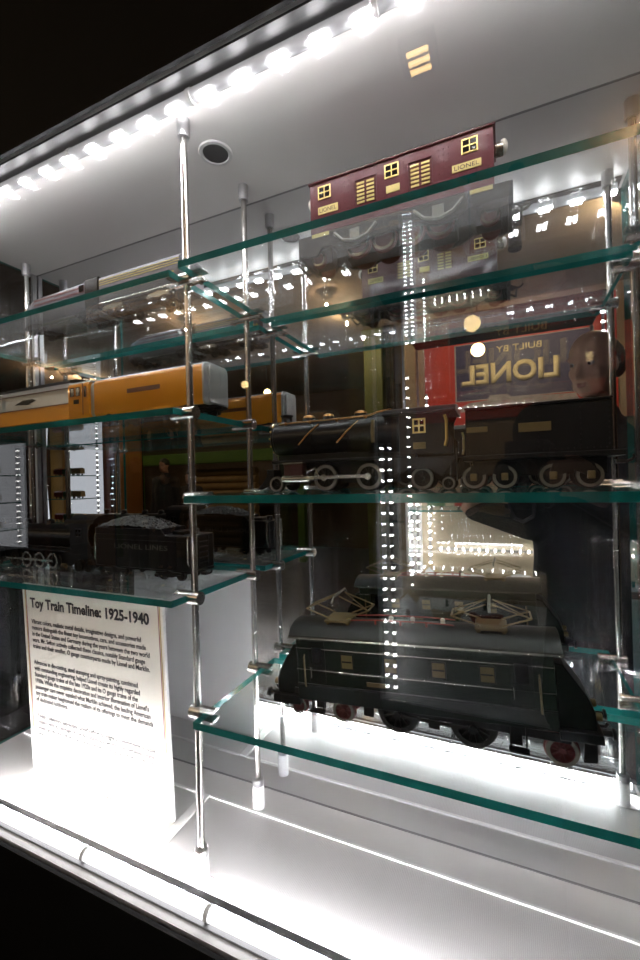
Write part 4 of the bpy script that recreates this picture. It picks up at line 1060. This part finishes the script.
def person(label, base, J, facing, coat_m, vox=.006, hands=None, cap_hair='sides', seed=0):
    t = thing('person', label, 'person', base)
    bx = Vector(base); P = {k: Vector(v)-bx for k, v in J.items()}
    b = MB(); T = head(b, None, P['head'], facing[0], facing[1], vox)
    for s in 'LR':
        b.capsule(P['sh'+s], P['el'+s], .040, .034, 12); b.capsule(P['el'+s], P['wr'+s], .036, .026, 12)
        b.capsule(P['hip'+s], P['kn'+s], .066, .048, 12); b.capsule(P['kn'+s], P['an'+s], .048, .034, 12)
        b.capsule(P['an'+s], P['an'+s]+Vector((0, .12, -.045)), .034, .026, 10)
    b.capsule(P['shL'], P['shR'], .055, .055, 12); b.capsule(P['neck']-Vector((0, 0, .10)), P['pelvis'], .075, .10, 14); b.capsule(P['hipL'], P['hipR'], .085, .085, 12)
    for s in 'LR':
        if hands: d, n, c, u = hands[s]
        else: d, n, c, u = (0, .1, -1), (1 if s == 'L' else -1, .2, 0), .35, (0, 1, 0)
        hand(b, P['wr'+s], d, n, c, u)
    remesh(b, 'body', M['skin'], t, vox, 9)
    lp = MB().sph((0, .0800, -.0625), (.021, .0085, .0042), 14, 8).sph((0, .0795, -.0720), (.018, .0090, .0052), 14, 8); lp.bm.transform(T); remesh(lp, 'lips', M['lip'], t, .0025, 3)
    # coat: torso, hem, sleeves, collar
    c = MB(); pe = P['pelvis']; nk = P['neck']; mid = (P['shL']+P['shR'])/2
    ax = (P['shR']-P['shL']).normalized()
    c.capsule(P['shL'], P['shR'], .078, .078, 16)
    ch = mid.lerp(pe, .35); wa = mid.lerp(pe, .75)
    for o in (-.085, 0, .085): c.capsule(mid+ax*o-Vector((0, 0, .04)), ch+ax*o, .095, .112, 14).capsule(ch+ax*o, wa+ax*o*.9, .112, .108, 14).capsule(wa+ax*o*.9, pe+ax*o*1.05-Vector((0, 0, .14)), .108, .118, 14)
    for s in 'LR': c.capsule(P['sh'+s], P['el'+s], .070, .058, 14).capsule(P['el'+s], P['wr'+s].lerp(P['el'+s], .12), .058, .043, 14)
    c.capsule(nk-Vector((0, -.01, .07)), nk+Vector((0, 0, -.005)), .098, .076, 14)
    remesh(c, 'coat', coat_m, t, max(.010, vox))
    tr = MB()
    for s in 'LR': tr.capsule(P['hip'+s], P['kn'+s], .098, .072, 14).capsule(P['kn'+s], P['an'+s]-Vector((0, 0, .02)), .072, .058, 14)
    tr.capsule(P['hipL'], P['hipR'], .10, .10, 14)
    remesh(tr, 'trousers', M['trouser'], t, .012)
    for s in 'LR':
        a = P['an'+s]; sh = MB().capsule(a+Vector((0, -.03, -.045)), a+Vector((0, .15, -.055)), .042, .034, 14); sh.box(a.x-.04, a.x+.04, a.y-.07, a.y+.18, a.z-.09, a.z-.07)
        remesh(sh, 'shoe', M['shoe'], t, .010)
    hr = MB()
    hr.sph((0, -.030, .030), (.080, .090, .070), 20, 14) if cap_hair == 'sides' else hr.sph((0, -.020, .040), (.083, .100, .090), 22, 14)
    if cap_hair == 'sides':
        for s in (-1, 1): hr.sph((s*.062, -.040, .0), (.024, .060, .062), 14, 10)
    hr.bm.transform(T); remesh(hr, 'hair', M['hair'], t, .007, 2)
    for s in (-1, 1):
        e = MB().sph((0, 0, 0), .0118, 16, 12); e.bm.transform(T @ Matrix.Translation((s*.031, .0688, .008))); eo = e.build('eye', M['eye'], t)
        e = MB().sph((0, 0, 0), .0062, 12, 8); e.bm.transform(T @ Matrix.Translation((s*.031-.001, .0768, .0065))); e.build('iris', M['iris'], eo)
    return t

R_ = lambda *v: v
person('bald man in a black coat holding a camera, reflected beside the red poster', (.27, -.30, ZF),
       dict(head=(.276, -.25, .362), neck=(.285, -.29, .19), shL=(.095, -.30, .105), shR=(.445, -.28, .105), elL=(.075, -.27, -.175), elR=(.385, -.17, -.155),
            wrL=(-.124, -.218, -.112), wrR=(.186, -.152, -.045), pelvis=(.275, -.31, -.42), hipL=(.185, -.31, -.46), hipR=(.365, -.31, -.46),
            knL=(.18, -.29, -.87), knR=(.37, -.29, -.87), anL=(.175, -.32, ZF+.09), anR=(.375, -.32, ZF+.09)),
       ((-.62, .80, -.20), (.02, .12, 1)), M['coat'], .0052,
       hands={'L': ((.55, .55, .45), (.35, .1, .9), .45, (-.2, .9, .2)), 'R': ((-.45, .75, .30), (-.85, .1, -.1), .55, (-.1, -.2, 1))})
def stand(x, y, lab, m, h=1.0, yaw=0.):
    def q(dx, dy, z): return (x+dx*h, y+dy*h, ZF+z*h)
    person(lab, (x, y, ZF), dict(head=q(0, .03, 1.615), neck=q(0, 0, 1.45), shL=q(-.175, 0, 1.375), shR=q(.175, 0, 1.375), elL=q(-.235, -.02, 1.09), elR=q(.235, -.02, 1.09),
           wrL=q(-.225, .08, .85), wrR=q(.225, .08, .85), pelvis=q(0, 0, .92), hipL=q(-.09, 0, .88), hipR=q(.09, 0, .88), knL=q(-.095, .02, .48), knR=q(.095, .02, .48), anL=q(-.1, 0, .09), anR=q(.1, 0, .09)),
           ((.2, 1, -.05), (0, 0, 1)), m, .011, cap_hair='full')
stand(-4.75, -3.55, 'visitor in a dark coat standing far behind, reflected above the coal tender', M['coat2'], .985)
stand(-4.70, -4.05, 'shorter visitor in dark clothes reflected right of the taller silhouette', M['coat2'], .87)

# the photographer's camera, held just behind the viewpoint
YAW, PIT, ROL = math.radians(23.698), math.radians(.0233), math.radians(-1.4637)
fwd = Vector((-math.sin(YAW)*math.cos(PIT), math.cos(YAW)*math.cos(PIT), math.sin(PIT)))
r0 = Vector((math.cos(YAW), math.sin(YAW), 0)); u0 = r0.cross(fwd)
rt = r0*math.cos(ROL)+u0*math.sin(ROL); up = u0*math.cos(ROL)-r0*math.sin(ROL)
RM = Matrix((rt, up, -fwd)).transposed()
t = thing('camera', 'black camera with wide lens held in front of the man in the black coat', 'camera', (0, 0, 0)); t.rotation_euler = RM.to_euler()
MB().box(-.040, .036, -.070, .070, .085, .135).box(-.054, -.040, -.026, .026, .088, .13).box(.034, .045, -.064, .064, .088, .13).build('body', M['cam'], t, bev=.006)
lb = MB().lathe([(.030, .085), (.034, .080), (.034, .060), (.037, .058), (.037, .030), (.035, .026), (.030, .026), (.027, .034), (.0001, .036)], (0, 0, 0), 'z', 28); lb.build('lens_barrel', M['cam'], t)
MB().lathe([(.026, .034), (.018, .030), (.0001, .0285)], (0, 0, 0), 'z', 24).build('lens_glass', M['lens'], t)
MB().tube([(.030, -.068, .11), (.045, -.095, .112), (.040, -.130, .115), (.010, -.150, .115), (-.020, -.140, .115), (-.034, -.105, .112), (-.030, -.068, .11)], .006, 8).build('strap', M['cam'], t)

# ------------------------------------------------------------------ camera, world, view
cd = bpy.data.cameras.new('Camera'); co = bpy.data.objects.new('Camera', cd); C.objects.link(co)
co.matrix_world = Matrix.Translation((0, 0, 0)) @ RM.to_4x4()
cd.sensor_width = 36; cd.sensor_fit = 'AUTO'; cd.lens = 421.114/960*36; cd.clip_start = .01; cd.clip_end = 60
sc.camera = co
w = bpy.data.worlds.new('World'); sc.world = w; w.use_nodes = True
w.node_tree.nodes['Background'].inputs[0].default_value = (.01, .008, .006, 1); w.node_tree.nodes['Background'].inputs[1].default_value = .15
sc.view_settings.view_transform = 'Standard'; sc.view_settings.look = 'None'; sc.view_settings.gamma = 1; sc.view_settings.use_curve_mapping = False
sc.view_settings.exposure = 0.0
cy = sc.cycles
cy.max_bounces = 14; cy.diffuse_bounces = 4; cy.glossy_bounces = 8; cy.transmission_bounces = 8; cy.transparent_max_bounces = 40
cy.caustics_reflective = True; cy.caustics_refractive = False; cy.sample_clamp_indirect = 0.0; cy.blur_glossy = .5
cy.use_denoising = True
try: cy.denoiser = 'OPENIMAGEDENOISE'
except Exception: pass
